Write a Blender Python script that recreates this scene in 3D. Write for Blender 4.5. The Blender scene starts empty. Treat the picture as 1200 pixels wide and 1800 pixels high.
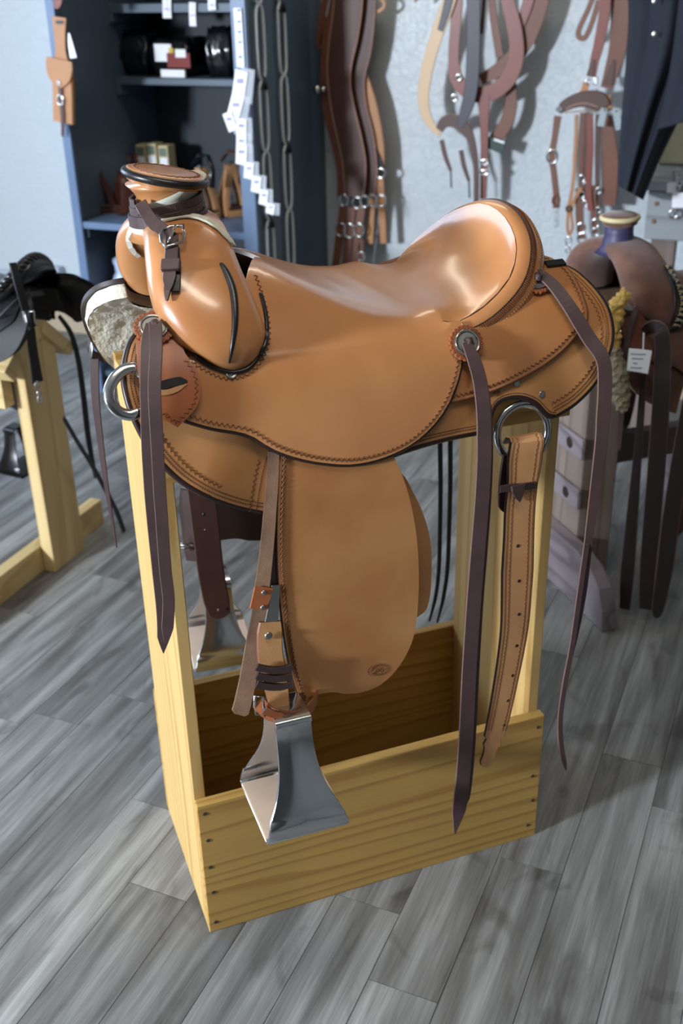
import bpy, bmesh, math, random
from math import sin, cos, pi, radians, sqrt, atan2, exp, log
from mathutils import Vector, Matrix
from mathutils.geometry import delaunay_2d_cdt
from mathutils.bvhtree import BVHTree
random.seed(7)
scene = bpy.context.scene
COL = scene.collection
V = Vector

# ------------------------------------------------------------------ camera
# room frame: X along the back wall, Y towards it, camera above the origin.
# stand frame: X along the stand's front board, Y away from its face.
CAM_S = V((-0.2308, -1.3552, 1.5070)); YAW, PITCH, ROLL, FPX = 0.34877, 0.47045, -0.02264, 1900.0
TURN = radians(42)
def cam_axes():
    f = V((sin(YAW)*cos(PITCH), cos(YAW)*cos(PITCH), -sin(PITCH)))
    r = V((cos(YAW), -sin(YAW), 0)); u = r.cross(f)
    return r*cos(ROLL)+u*sin(ROLL), -r*sin(ROLL)+u*cos(ROLL), f
CR, CU, CF = cam_axes()
RZ = Matrix.Rotation(TURN, 3, 'Z')
def to_room(p): return RZ @ (V(p) - V((CAM_S.x, CAM_S.y, 0)))
cd = bpy.data.cameras.new('camera'); cam = bpy.data.objects.new('camera', cd); COL.objects.link(cam)
rr, uu, ff = RZ@CR, RZ@CU, RZ@CF
m4 = Matrix((( rr.x, uu.x, -ff.x, 0), (rr.y, uu.y, -ff.y, 0), (rr.z, uu.z, -ff.z, CAM_S.z), (0,0,0,1)))
cam.matrix_world = m4
cd.sensor_fit = 'VERTICAL'; cd.sensor_height = 36; cd.sensor_width = 24; cd.lens = FPX/1800*36
cd.clip_start = 0.05
cd.dof.use_dof = True; cd.dof.focus_distance = 1.50; cd.dof.aperture_fstop = 5.0
scene.camera = cam

# ------------------------------------------------------------------ world, lamps, exposure
scene.view_settings.view_transform = 'Standard'; scene.view_settings.look = 'None'
scene.view_settings.gamma = 1; scene.view_settings.use_curve_mapping = False
scene.view_settings.exposure = 0.1
w = bpy.data.worlds.new('sky'); scene.world = w; w.use_nodes = True
bgn = w.node_tree.nodes['Background']; bgn.inputs[0].default_value = (0.55, 0.70, 1.0, 1); bgn.inputs[1].default_value = 0.8
def area(name, loc, aim, sx, sy, watts, col):
    l = bpy.data.lights.new(name, 'AREA'); l.shape = 'RECTANGLE'; l.size = sx; l.size_y = sy
    l.energy = watts; l.color = col
    o = bpy.data.objects.new(name, l); COL.objects.link(o); o.location = loc
    o.rotation_euler = (V(aim)-V(loc)).to_track_quat('-Z', 'Y').to_euler()
    return o
WINX = -3.75
area('window_daylight', (WINX+0.06, 2.0, 1.60), (-0.6, 1.7, 1.20), 1.5, 1.4, 52, (0.62, 0.78, 1.0))
area('unseen_key_light', (-3.42, -2.40, 1.80), (-0.75, 1.4, 1.05), 0.45, 0.45, 380, (0.80, 0.89, 1.0))  # unseen key lamp behind the camera, kept small for crisp shadows

# ------------------------------------------------------------------ helpers
def tag(o, label=None, cat=None, group=None, kind=None):
    if label: o['label'] = label
    if cat: o['category'] = cat
    if group: o['group'] = group
    if kind: o['kind'] = kind
    return o
def empty(name, loc=(0,0,0), rz=0, label=None, cat=None, group=None):
    o = bpy.data.objects.new(name, None); COL.objects.link(o); o.location = loc; o.rotation_euler = (0,0,rz)
    o.empty_display_size = 0.05
    return tag(o, label, cat, group)
def mk(name, verts, faces, mats, parent=None, smooth=True, idx=None):
    me = bpy.data.meshes.new(name); me.from_pydata([tuple(v) for v in verts], [], faces)
    if not isinstance(mats, (list, tuple)): mats = [mats]
    for m in mats: me.materials.append(m)
    if idx:
        for p, i in zip(me.polygons, idx): p.material_index = i
    if smooth: me.polygons.foreach_set('use_smooth', [True]*len(me.polygons))
    me.update()
    o = bpy.data.objects.new(name, me); COL.objects.link(o)
    if parent: o.parent = parent
    return o
def fixn(o):
    bm = bmesh.new(); bm.from_mesh(o.data); bmesh.ops.recalc_face_normals(bm, faces=bm.faces); bm.to_mesh(o.data); bm.free(); return o
def bevel(o, w=0.002, seg=2):
    m = o.modifiers.new('bevel', 'BEVEL'); m.width = w; m.segments = seg; m.limit_method = 'ANGLE'; m.angle_limit = radians(40); return o
def solid(o, th, rim=1, off=-1):
    m = o.modifiers.new('solid', 'SOLIDIFY'); m.thickness = th; m.offset = off
    m.use_even_offset = False
    if rim is not None: m.material_offset_rim = rim; m.material_offset = rim
    return o
def subd(o, n=1):
    m = o.modifiers.new('sub', 'SUBSURF'); m.levels = n; m.render_levels = n; return o
BOXF = [(0,3,2,1),(4,5,6,7),(0,1,5,4),(1,2,6,5),(2,3,7,6),(3,0,4,7)]
def boxv(x0,x1,y0,y1,z0,z1): return [(x0,y0,z0),(x1,y0,z0),(x1,y1,z0),(x0,y1,z0),(x0,y0,z1),(x1,y0,z1),(x1,y1,z1),(x0,y1,z1)]
def box(name, x0,x1,y0,y1,z0,z1, mat, parent=None, bv=0.002):
    o = mk(name, boxv(x0,x1,y0,y1,z0,z1), BOXF, mat, parent, smooth=False)
    if bv: bevel(o, bv)
    return o
def prism(name, poly, axis, a, b, mat, parent=None, bv=0.002):
    """poly: 2D points; axis 'x','y','z' extrusion from a to b"""
    n = len(poly)
    def P(p, t):
        return {'x': (t,p[0],p[1]), 'y': (p[0],t,p[1]), 'z': (p[0],p[1],t)}[axis]
    vs = [P(p,a) for p in poly]+[P(p,b) for p in poly]
    fs = [tuple(range(n)), tuple(range(2*n-1, n-1, -1))]+[(i,(i+1)%n,n+(i+1)%n,n+i) for i in range(n)]
    o = fixn(mk(name, vs, fs, mat, parent, smooth=False))
    if bv: bevel(o, bv)
    return o
def cr(pts, n=8, closed=False):
    """Catmull-Rom through tuples of any dimension"""
    P = [tuple(p) for p in pts]; m = len(P); out = []
    rng = m if closed else m-1
    for i in range(rng):
        p0 = P[(i-1)%m] if closed or i > 0 else P[0]
        p1 = P[i]; p2 = P[(i+1)%m]
        p3 = P[(i+2)%m] if closed or i+2 < m else P[-1]
        for k in range(n):
            t = k/n; t2=t*t; t3=t2*t
            out.append(tuple(0.5*(2*b+(c-a)*t+(2*a-5*b+4*c-d)*t2+(3*b-a-3*c+d)*t3) for a,b,c,d in zip(p0,p1,p2,p3)))
    if not closed: out.append(P[-1])
    return out
def interp(tab, x):
    if x <= tab[0][0]: return tab[0][1]
    for (a,b),(c,d) in zip(tab, tab[1:]):
        if x <= c: return b+(d-b)*(x-a)/(c-a)
    return tab[-1][1]
def smooth_tab(tab, n=10): return cr(tab, n)
def resample(P, ds):
    P = [V(p) for p in P]; out = [P[0].copy()]; acc = 0
    for a, b in zip(P, P[1:]):
        L = (b-a).length
        if L == 0: continue
        t = ds-acc
        while t <= L:
            out.append(a+(b-a)*(t/L)); t += ds
        acc = (acc+L) % ds if ds > 0 else 0
    if (out[-1]-P[-1]).length > ds*0.3: out.append(P[-1].copy())
    return out
def frames(P, closed=False, up=V((0,0,1))):
    n = len(P); T = []
    for i in range(n):
        a = P[(i-1)%n] if closed or i > 0 else P[i]; b = P[(i+1)%n] if closed or i < n-1 else P[i]
        d = (b-a); T.append(d.normalized() if d.length > 1e-9 else V((0,0,1)))
    N = []; ref = up - T[0]*up.dot(T[0])
    if ref.length < 1e-3: ref = V((1,0,0)) - T[0]*T[0].x
    ref.normalize()
    for t in T:
        ref = ref - t*ref.dot(t)
        if ref.length < 1e-6: ref = V((0.3,0.5,0.8)) - t*V((0.3,0.5,0.8)).dot(t)
        ref.normalize(); N.append(ref.copy())
    return T, N
def tubeg(P, r, closed=False, n=8, flat=1.0, up=V((0,0,1)), cap=True):
    P = [V(p) for p in P]; T, N = frames(P, closed, up); vs = []; fs = []; m = len(P)
    for i in range(m):
        ri = r[i] if isinstance(r, (list,tuple)) else r
        B = T[i].cross(N[i])
        for k in range(n):
            a = 2*pi*k/n; vs.append(P[i]+N[i]*(ri*cos(a)*flat)+B*(ri*sin(a)))
    for i in range(m if closed else m-1):
        for k in range(n):
            a=i*n+k; b=i*n+(k+1)%n; c=((i+1)%m)*n+(k+1)%n; d=((i+1)%m)*n+k; fs.append((a,b,c,d))
    if cap and not closed: fs += [tuple(range(n-1,-1,-1)), tuple((m-1)*n+k for k in range(n))]
    return vs, fs
def tube(name, P, r, mat, parent=None, closed=False, n=8, flat=1.0, up=V((0,0,1))):
    vs, fs = tubeg(P, r, closed, n, flat, up); return mk(name, vs, fs, mat, parent)
def ribbon(name, P, nrm, width, th, mat, parent=None, closed=False, edge=None):
    """strap: P centre line, nrm outward normals (one or list), width scalar/list"""
    P = [V(p) for p in P]; m = len(P); vs = []; fs = []; ix = []
    T, _ = frames(P, closed)
    for i in range(m):
        n = V(nrm[i]) if isinstance(nrm, list) else V(nrm)
        n = (n-T[i]*n.dot(T[i]));  n = n.normalized() if n.length > 1e-6 else V((0,-1,0))
        s = T[i].cross(n); wd = width[i] if isinstance(width, (list,tuple)) else width
        for a, b in ((-.5,.5),(-.46,1),(.46,1),(.5,.5),(.5,-.5),(.46,-1),(-.46,-1),(-.5,-.5)):
            vs.append(P[i]+s*(a*wd)+n*(b*th*0.5))
    for i in range(m if closed else m-1):
        for k in range(8):
            a=i*8+k; b=i*8+(k+1)%8; j=(i+1)%m; fs.append((a,b,j*8+(k+1)%8,j*8+k)); ix.append(0 if k in (1,5) else 1)
    if not closed:
        fs += [tuple(range(8)), tuple((m-1)*8+k for k in range(7,-1,-1))]; ix += [1,1]
    o = mk(name, vs, fs, [mat, edge or mat], parent, smooth=False, idx=ix)
    return fixn(o)
def latheg(prof, n=32, M=None):
    vs = []; fs = []; m = len(prof)
    for r, z in prof:
        for k in range(n):
            p = V((r*cos(2*pi*k/n), r*sin(2*pi*k/n), z)); vs.append(M@p if M else p)
    for i in range(m-1):
        for k in range(n): fs.append((i*n+k, i*n+(k+1)%n, (i+1)*n+(k+1)%n, (i+1)*n+k))
    fs += [tuple(range(n-1,-1,-1)), tuple((m-1)*n+k for k in range(n))]
    return vs, fs
def lathe(name, prof, mat, parent=None, n=32, M=None):
    vs, fs = latheg(prof, n, M); return fixn(mk(name, vs, fs, mat, parent))
def frame_m(loc, z, x=V((1,0,0))):
    z = V(z).normalized(); y = z.cross(x)
    if y.length < 1e-4: y = z.cross(V((0,1,0)))
    y.normalize(); x = y.cross(z)
    return Matrix(((x.x,y.x,z.x,loc[0]),(x.y,y.y,z.y,loc[1]),(x.z,y.z,z.z,loc[2]),(0,0,0,1)))
def join(parts):
    vs=[]; fs=[]
    for v, f in parts:
        o=len(vs); vs += list(v); fs += [tuple(i+o for i in q) for q in f]
    return vs, fs

# ------------------------------------------------------------------ materials
def lin(c):
    return tuple(((x/255)/12.92 if x/255 <= 0.04045 else ((x/255+0.055)/1.055)**2.4) for x in c)
def mat(name, rgb, rough=0.5, metal=0.0, var=0.0, vscale=8.0, bump=0.0, bscale=200.0, coat=0.0, dark=None, spec=0.5, stretch=(1,1,1), sheen=0.0, trans=0.0, alpha=1.0, emit=0.0):
    m = bpy.data.materials.new(name); m.use_nodes = True; nt = m.node_tree; N = nt.nodes; L = nt.links
    b = N['Principled BSDF']; c = lin(rgb)
    b.inputs['Base Color'].default_value = (*c, 1); b.inputs['Roughness'].default_value = rough; b.inputs['Metallic'].default_value = metal
    b.inputs['Coat Weight'].default_value = coat; b.inputs['Coat Roughness'].default_value = 0.15; b.inputs['Specular IOR Level'].default_value = spec
    b.inputs['Sheen Weight'].default_value = sheen; b.inputs['Transmission Weight'].default_value = trans; b.inputs['Alpha'].default_value = alpha
    if emit: b.inputs['Emission Color'].default_value = (*c,1); b.inputs['Emission Strength'].default_value = emit
    tc = N.new('ShaderNodeTexCoord'); mp = N.new('ShaderNodeMapping'); mp.inputs['Scale'].default_value = stretch
    L.new(tc.outputs['Object'], mp.inputs['Vector'])
    if var or dark:
        nz = N.new('ShaderNodeTexNoise'); nz.inputs['Scale'].default_value = vscale; nz.inputs['Detail'].default_value = 6
        L.new(mp.outputs[0], nz.inputs['Vector'])
        rp = N.new('ShaderNodeValToRGB'); rp.color_ramp.elements[0].position = 0.3; rp.color_ramp.elements[1].position = 0.72
        d = lin(dark) if dark else tuple(x*(1-var) for x in c)
        rp.color_ramp.elements[0].color = (*d, 1); rp.color_ramp.elements[1].color = (*[min(1, x*(1+var*0.5)) for x in c], 1)
        L.new(nz.outputs[0], rp.inputs[0]); L.new(rp.outputs[0], b.inputs['Base Color'])
    if bump:
        nb = N.new('ShaderNodeTexNoise'); nb.inputs['Scale'].default_value = bscale; nb.inputs['Detail'].default_value = 4
        L.new(mp.outputs[0], nb.inputs['Vector'])
        bp = N.new('ShaderNodeBump'); bp.inputs['Strength'].default_value = bump; bp.inputs['Distance'].default_value = 0.002
        L.new(nb.outputs[0], bp.inputs['Height']); L.new(bp.outputs[0], b.inputs['Normal'])
    return m
def wood(name, rgb, dark, along='x', rough=0.55, ring=14.0, freq=34.0):
    """sawn softwood: long wavy growth bands across the board, fine fibre streaks along it"""
    m = bpy.data.materials.new(name); m.use_nodes = True; nt = m.node_tree; N = nt.nodes; L = nt.links
    b = N['Principled BSDF']; b.inputs['Roughness'].default_value = rough
    tc = N.new('ShaderNodeTexCoord'); mp = N.new('ShaderNodeMapping')
    sc = {'x': (0.05,1,1), 'y': (1,0.22,1), 'z': (1,1,0.06)}[along]; mp.inputs['Scale'].default_value = sc
    oi = N.new('ShaderNodeObjectInfo'); ad = N.new('ShaderNodeVectorMath'); ad.operation = 'ADD'
    ml = N.new('ShaderNodeMath'); ml.operation = 'MULTIPLY'; ml.inputs[1].default_value = 13.0
    L.new(oi.outputs['Random'], ml.inputs[0]); L.new(tc.outputs['Object'], mp.inputs['Vector'])
    L.new(mp.outputs[0], ad.inputs[0]); L.new(ml.outputs[0], ad.inputs[1])
    n1 = N.new('ShaderNodeTexNoise'); n1.inputs['Scale'].default_value = 6.0; n1.inputs['Detail'].default_value = 3; n1.inputs['Roughness'].default_value = 0.4
    L.new(ad.outputs[0], n1.inputs['Vector'])
    mm = N.new('ShaderNodeMath'); mm.operation = 'MULTIPLY'; mm.inputs[1].default_value = ring; L.new(n1.outputs[0], mm.inputs[0])
    sx = N.new('ShaderNodeSeparateXYZ'); L.new(tc.outputs['Object'], sx.inputs[0])
    pp = N.new('ShaderNodeMath'); pp.operation = 'ADD'; L.new(sx.outputs[{'x':2,'y':2,'z':0}[along]], pp.inputs[0]); L.new(sx.outputs[{'x':1,'y':0,'z':1}[along]], pp.inputs[1])
    pm = N.new('ShaderNodeMath'); pm.operation = 'MULTIPLY_ADD'; pm.inputs[1].default_value = freq; L.new(pp.outputs[0], pm.inputs[0]); L.new(mm.outputs[0], pm.inputs[2])
    fr = N.new('ShaderNodeMath'); fr.operation = 'FRACT'; L.new(pm.outputs[0], fr.inputs[0])
    r1 = N.new('ShaderNodeValToRGB'); e = r1.color_ramp.elements
    e[0].position = 0.0; e[0].color = (0,0,0,1); e[1].position = 0.6; e[1].color = (0.14,0.14,0.14,1)
    q = r1.color_ramp.elements.new(0.82); q.color = (0.6,0.6,0.6,1); q = r1.color_ramp.elements.new(0.93); q.color = (0.5,0.5,0.5,1); q = r1.color_ramp.elements.new(1.0); q.color = (0,0,0,1)
    L.new(fr.outputs[0], r1.inputs[0])
    mp2 = N.new('ShaderNodeMapping'); mp2.inputs['Scale'].default_value = tuple(1.5 if s < 1 else 60 for s in sc); L.new(tc.outputs['Object'], mp2.inputs['Vector'])
    n2 = N.new('ShaderNodeTexNoise'); n2.inputs['Scale'].default_value = 3; n2.inputs['Detail'].default_value = 5; L.new(mp2.outputs[0], n2.inputs['Vector'])
    ov = N.new('ShaderNodeMath'); ov.operation = 'MULTIPLY_ADD'; ov.inputs[1].default_value = 0.35; L.new(n2.outputs[0], ov.inputs[0]); 
    sb = N.new('ShaderNodeMath'); sb.operation = 'MULTIPLY'; sb.inputs[1].default_value = 0.9; L.new(r1.outputs[0], sb.inputs[0]); L.new(sb.outputs[0], ov.inputs[2])
    mx = N.new('ShaderNodeMix'); mx.data_type = 'RGBA'; mx.inputs['A'].default_value = (*lin(rgb),1); mx.inputs['B'].default_value = (*lin(dark),1)
    L.new(ov.outputs[0], mx.inputs['Factor'])
    L.new(mx.outputs['Result'], b.inputs['Base Color'])
    bp = N.new('ShaderNodeBump'); bp.inputs['Strength'].default_value = 0.12; bp.inputs['Distance'].default_value = 0.001
    L.new(n2.outputs[0], bp.inputs['Height']); L.new(bp.outputs[0], b.inputs['Normal'])
    return m
MT = {}
MT['seat_leather'] = mat('polished tan leather', (186,129,80), 0.30, var=0.16, vscale=6, bump=0.03, bscale=500, coat=0.5, dark=(168,110,64))
MT['skirt_leather'] = mat('satin tan leather', (190,138,86), 0.48, var=0.12, vscale=9, bump=0.06, bscale=600, dark=(172,114,66))
MT['red_leather'] = mat('russet tan leather', (165,96,56), 0.42, var=0.15, vscale=14, bump=0.06, bscale=600, dark=(142,78,46))
MT['pale_leather'] = mat('pale tan leather', (194,146,98), 0.55, var=0.15, vscale=12, bump=0.08, bscale=500, dark=(170,120,78))
MT['edge'] = mat('burnished leather edge', (44,27,22), 0.4)
MT['edge_tan'] = mat('tan leather edge', (120,72,46), 0.5)
MT['tool'] = mat('tooled line', (122,74,43), 0.6)
MT['thread'] = mat('brown thread', (70,44,32), 0.7)
MT['string'] = mat('dark brown latigo', (66,47,46), 0.5, var=0.2, vscale=30, bump=0.08, bscale=400)
MT['string_edge'] = mat('latigo raw edge', (104,78,72), 0.7)
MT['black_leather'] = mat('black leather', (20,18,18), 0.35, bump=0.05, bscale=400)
MT['mule'] = mat('pale mulehide', (190,186,170), 0.75, var=0.08, vscale=20)
MT['brown_under'] = mat('fleshside brown leather', (118,88,66), 0.85, var=0.25, vscale=40, bump=0.25, bscale=500)
MT['dark_brown'] = mat('dark brown leather', (54,30,24), 0.45, var=0.2, vscale=20)
MT['steel'] = mat('polished steel', (205,205,205), 0.16, metal=1.0)
MT['dull_steel'] = mat('dull nickel', (160,160,155), 0.32, metal=1.0)
MT['alu'] = mat('polished aluminium', (205,207,210), 0.17, metal=1.0, bump=0.02, bscale=40)
MT['fleece'] = mat('woolly fleece', (226,220,202), 0.95, var=0.12, vscale=60, bump=1.0, bscale=160, sheen=0.4)
MT['pine'] = wood('yellow pine', (196,158,86), (150,104,46), 'x', ring=11, freq=26)
MT['pine_up'] = wood('yellow pine upright', (210,176,112), (168,122,60), 'z', ring=8, freq=16)
MT['pine_pale'] = wood('pale pine', (214,190,138), (178,146,92), 'z', ring=6, freq=12)
MT['pine_pale_y'] = wood('pale pine beam', (214,190,138), (178,146,92), 'y', ring=6, freq=12)
MT['pine_pale_x'] = wood('pale pine plank', (214,190,138), (178,146,92), 'x', ring=6, freq=12)
MT['tread'] = mat('beige tread leather', (196,172,150), 0.6, var=0.08, vscale=20)
MT['concho_grey'] = mat('brushed grey concho', (150,150,142), 0.45, metal=0.7)
MT['nail'] = mat('nail head', (92,88,84), 0.4, metal=0.8)

# ------------------------------------------------------------------ room shell
def wall_mat():
    m = bpy.data.materials.new('textured wall paint'); m.use_nodes = True; nt = m.node_tree; N = nt.nodes; L = nt.links
    b = N['Principled BSDF']; b.inputs['Base Color'].default_value = (*lin((190,197,202)),1); b.inputs['Roughness'].default_value = 0.42
    tc = N.new('ShaderNodeTexCoord')
    a = N.new('ShaderNodeTexNoise'); a.inputs['Scale'].default_value = 34; a.inputs['Detail'].default_value = 3; a.inputs['Distortion'].default_value = 1.6
    L.new(tc.outputs['Object'], a.inputs['Vector'])
    rp = N.new('ShaderNodeValToRGB'); rp.color_ramp.elements[0].position = 0.46; rp.color_ramp.elements[1].position = 0.58
    L.new(a.outputs[0], rp.inputs[0])
    bp = N.new('ShaderNodeBump'); bp.inputs['Strength'].default_value = 0.4; bp.inputs['Distance'].default_value = 0.003
    L.new(rp.outputs[0], bp.inputs['Height']); L.new(bp.outputs[0], b.inputs['Normal'])
    return m
MT['wall'] = wall_mat()
MT['ceil'] = mat('darkened ceiling', (140,138,132), 0.9)  # unseen ceiling, darkened to hold down bounce light
MT['dark_wall'] = mat('darkened unseen walls', (104,104,100), 0.7, var=0.25, vscale=3)  # colour of the unseen walls, set dark to cut bounce light
MT['sill'] = mat('white trim paint', (225,225,222), 0.5)
XL, XR, YB, YF, ZC = WINX, 2.4, 4.06, -2.55, 2.65
def struct(o): o['kind'] = 'structure'; return o
def plank_mat():
    m = bpy.data.materials.new('grey weathered vinyl plank'); m.use_nodes = True; nt = m.node_tree; N = nt.nodes; L = nt.links
    b = N['Principled BSDF']; b.inputs['Roughness'].default_value = 0.5
    tc = N.new('ShaderNodeTexCoord'); oi = N.new('ShaderNodeObjectInfo')
    ml = N.new('ShaderNodeMath'); ml.operation = 'MULTIPLY'; ml.inputs[1].default_value = 37.0; L.new(oi.outputs['Random'], ml.inputs[0])
    ge = N.new('ShaderNodeNewGeometry'); ro = N.new('ShaderNodeMapping'); ro.inputs['Rotation'].default_value = (0,0,radians(2))
    L.new(ge.outputs['Position'], ro.inputs['Vector'])
    def streak(sx, sy, scale, detail, dist=0.0):
        mp = N.new('ShaderNodeMapping'); mp.inputs['Scale'].default_value = (sx, sy, 1); L.new(ro.outputs[0], mp.inputs['Vector'])
        ad = N.new('ShaderNodeVectorMath'); ad.operation = 'ADD'; L.new(mp.outputs[0], ad.inputs[0]); L.new(ml.outputs[0], ad.inputs[1])
        n = N.new('ShaderNodeTexNoise'); n.inputs['Scale'].default_value = scale; n.inputs['Detail'].default_value = detail; n.inputs['Distortion'].default_value = dist
        L.new(ad.outputs[0], n.inputs['Vector']); return n
    a = streak(26, 2.0, 1.0, 6, 0.4)      # broad streaks along the plank
    f = streak(260, 9, 1.0, 4)            # fine fibre
    k = streak(11, 6, 1.0, 5, 0.8)        # dark weathered blotches
    rp = N.new('ShaderNodeValToRGB'); e = rp.color_ramp.elements
    e[0].position = 0.32; e[0].color = (*lin((90,88,86)),1); e[1].position = 0.68; e[1].color = (*lin((150,150,148)),1)
    q = e.new(0.5); q.color = (*lin((120,120,118)),1)
    L.new(a.outputs[0], rp.inputs[0])
    sh = N.new('ShaderNodeMath'); sh.operation = 'MULTIPLY_ADD'; sh.inputs[1].default_value = 0.38; sh.inputs[2].default_value = 0.80; L.new(oi.outputs['Random'], sh.inputs[0])
    fm = N.new('ShaderNodeMath'); fm.operation = 'MULTIPLY_ADD'; fm.inputs[1].default_value = 0.9; fm.inputs[2].default_value = 0.55; L.new(f.outputs[0], fm.inputs[0])
    pr = N.new('ShaderNodeMath'); pr.operation = 'MULTIPLY'; L.new(sh.outputs[0], pr.inputs[0]); L.new(fm.outputs[0], pr.inputs[1])
    kr = N.new('ShaderNodeValToRGB'); kr.color_ramp.elements[0].position = 0.30; kr.color_ramp.elements[0].color = (0.6,0.59,0.58,1); kr.color_ramp.elements[1].position = 0.42; kr.color_ramp.elements[1].color = (1,1,1,1)
    L.new(k.outputs[0], kr.inputs[0])
    m1 = N.new('ShaderNodeVectorMath'); m1.operation = 'SCALE'; L.new(rp.outputs[0], m1.inputs[0]); L.new(pr.outputs[0], m1.inputs['Scale'])
    m2 = N.new('ShaderNodeVectorMath'); m2.operation = 'MULTIPLY'; L.new(m1.outputs[0], m2.inputs[0]); L.new(kr.outputs[0], m2.inputs[1])
    L.new(m2.outputs[0], b.inputs['Base Color'])
    bp = N.new('ShaderNodeBump'); bp.inputs['Strength'].default_value = 0.25; bp.inputs['Distance'].default_value = 0.001
    L.new(f.outputs[0], bp.inputs['Height']); L.new(bp.outputs[0], b.inputs['Normal'])
    return m
MT['plank'] = plank_mat(); MT['joint'] = mat('floor joint', (52,50,48), 0.8)
floor = struct(box('floor', XL, XR, YF, YB, -0.08, -0.004, MT['joint'], bv=0))
floor['label'] = 'grey weathered wood-look plank floor'
pl_mesh = bpy.data.meshes.new('plank')
bm = bmesh.new(); bmesh.ops.create_cube(bm, size=1); bm.to_mesh(pl_mesh); bm.free(); pl_mesh.materials.append(MT['plank'])
PW = 0.122; rp = random.Random(11); na = 0
c2, s2 = cos(radians(-2)), sin(radians(-2))
col = -3.9
while col < 1.35 and na < 296:
    y = -0.55-rp.random()*0.9
    while y < 4.2:
        L_ = rp.choice((0.75, 0.9, 1.05, 1.2)); cx, cy = col+PW/2, y+L_/2
        X, Y = cx*c2-cy*s2, cx*s2+cy*c2
        if XL+0.1 < X < XR-0.1 and Y+L_/2 < YB-0.005 or (XL+0.1 < X and Y-L_/2 < YB-0.05):
            Lc = min(L_, 2*(YB-0.012-(Y-L_/2))) if Y+L_/2 > YB-0.008 else L_
            if Y+L_/2 > YB-0.008:
                Lc = YB-0.01-(Y-L_/2); Y = Y-L_/2+Lc/2
            if Lc > 0.05:
                o = bpy.data.objects.new('floor_plank', pl_mesh); COL.objects.link(o); o.parent = floor
                o.location = (X, Y, -0.0021); o.scale = (PW-0.0012, Lc-0.0014, 0.0042); o.rotation_euler = (0,0,radians(-2)); na += 1
        y += L_
    col += PW
struct(box('wall_back', XL-0.1, XR+0.1, YB, YB+0.1, -0.02, ZC, MT['wall'], bv=0))
struct(box('wall_right', XR, XR+0.1, YF, YB, -0.02, ZC, MT['dark_wall'], bv=0))
struct(box('ceiling', XL-0.1, XR+0.1, YF-0.1, YB+0.1, ZC, ZC+0.08, MT['ceil'], bv=0))
def wall_with_hole(name, axis, pos, a0, a1, h0, h1, z0, z1, th):
    parts = []
    for (p, q, r, s) in ((a0,h0,-0.02,ZC),(h1,a1,-0.02,ZC),(h0,h1,-0.02,z0),(h0,h1,z1,ZC)):
        b = boxv(pos, pos+th, p, q, r, s) if axis == 'x' else boxv(p, q, pos, pos+th, r, s)
        parts.append((b, BOXF))
    v, f = join(parts); return struct(mk(name, v, f, MT['dark_wall' if name == 'wall_front' else 'wall'], smooth=False))
wall_with_hole('wall_left', 'x', XL-0.1, YF, YB, 1.15, 2.95, 0.75, 2.35, 0.1)
wall_with_hole('wall_front', 'y', YF-0.1, XL, XR, -3.68, -1.98, 0.8, 2.4, 0.1)
MT['glass'] = mat('window glass', (235,242,245), 0.02, trans=1.0)
def window(name, axis, pos, h0, h1, z0, z1):
    e = struct(empty(name)); e['label'] = 'white framed shop window'
    def bb(nm, a, b, c, d, t0, t1, m):
        o = box(nm, t0, t1, a, b, c, d, m, e, 0) if axis == 'x' else box(nm, a, b, t0, t1, c, d, m, e, 0); return o
    f = 0.05
    for (a,b,c,d) in ((h0,h1,z0,z0+f),(h0,h1,z1-f,z1),(h0,h0+f,z0+f,z1-f),(h1-f,h1,z0+f,z1-f),((h0+h1)/2-f/2,(h0+h1)/2+f/2,z0+f,z1-f)):
        bb('window_frame', a,b,c,d,pos-0.07,pos-0.02,MT['sill'])
    for (a,b) in ((h0+f,(h0+h1)/2-f/2),((h0+h1)/2+f/2,h1-f)): bb('pane', a,b,z0+f,z1-f,pos-0.048,pos-0.044,MT['glass'])
window('window_1', 'x', XL, 1.15, 2.95, 0.75, 2.35)
window('window_2', 'y', YF, -3.68, -1.98, 0.8, 2.4)
# two ceiling light fixtures, the warm part of the shop's light
MT['lampglass'] = mat('lit diffuser', (255,240,215), 0.5, emit=6.0)
for i, (lx, ly) in enumerate(((-0.30, 0.82), (-1.4, 3.0))):
    e = empty('ceiling_light', (lx, ly, ZC), 0, ('long white ceiling light fixture above the camera side of the shop', 'long white ceiling light fixture nearer the back wall')[i], 'light', 'ceiling lights')
    box('housing', -0.62,0.62,-0.11,0.11,-0.06,0, MT['sill'], e, 0.004)
    box('diffuser', -0.58,0.58,-0.09,0.09,-0.075,-0.061, MT['lampglass'], e, 0.004)
    l = bpy.data.lights.new('ceiling_lamp', 'AREA'); l.shape='RECTANGLE'; l.size=1.16; l.size_y=0.18; l.energy=(10,4)[i]; l.color=(1.0,0.92,0.80)
    lo = bpy.data.objects.new('ceiling_lamp', l); COL.objects.link(lo); lo.location=(0,0,-0.08); lo.parent=e
# ------------------------------------------------------------------ pixel rays in the stand frame (1200 x 1800 photograph)
def ray(u, v): return (CR*((u-600)/FPX) - CU*((v-900)/FPX) + CF)
def at_y(u, v, y): d = ray(u, v); return CAM_S + d*((y-CAM_S.y)/d.y)
def at_x(u, v, x): d = ray(u, v); return CAM_S + d*((x-CAM_S.x)/d.x)
def at_z(u, v, z): d = ray(u, v); return CAM_S + d*((z-CAM_S.z)/d.z)
ORI = to_room((0,0,0))
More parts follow.
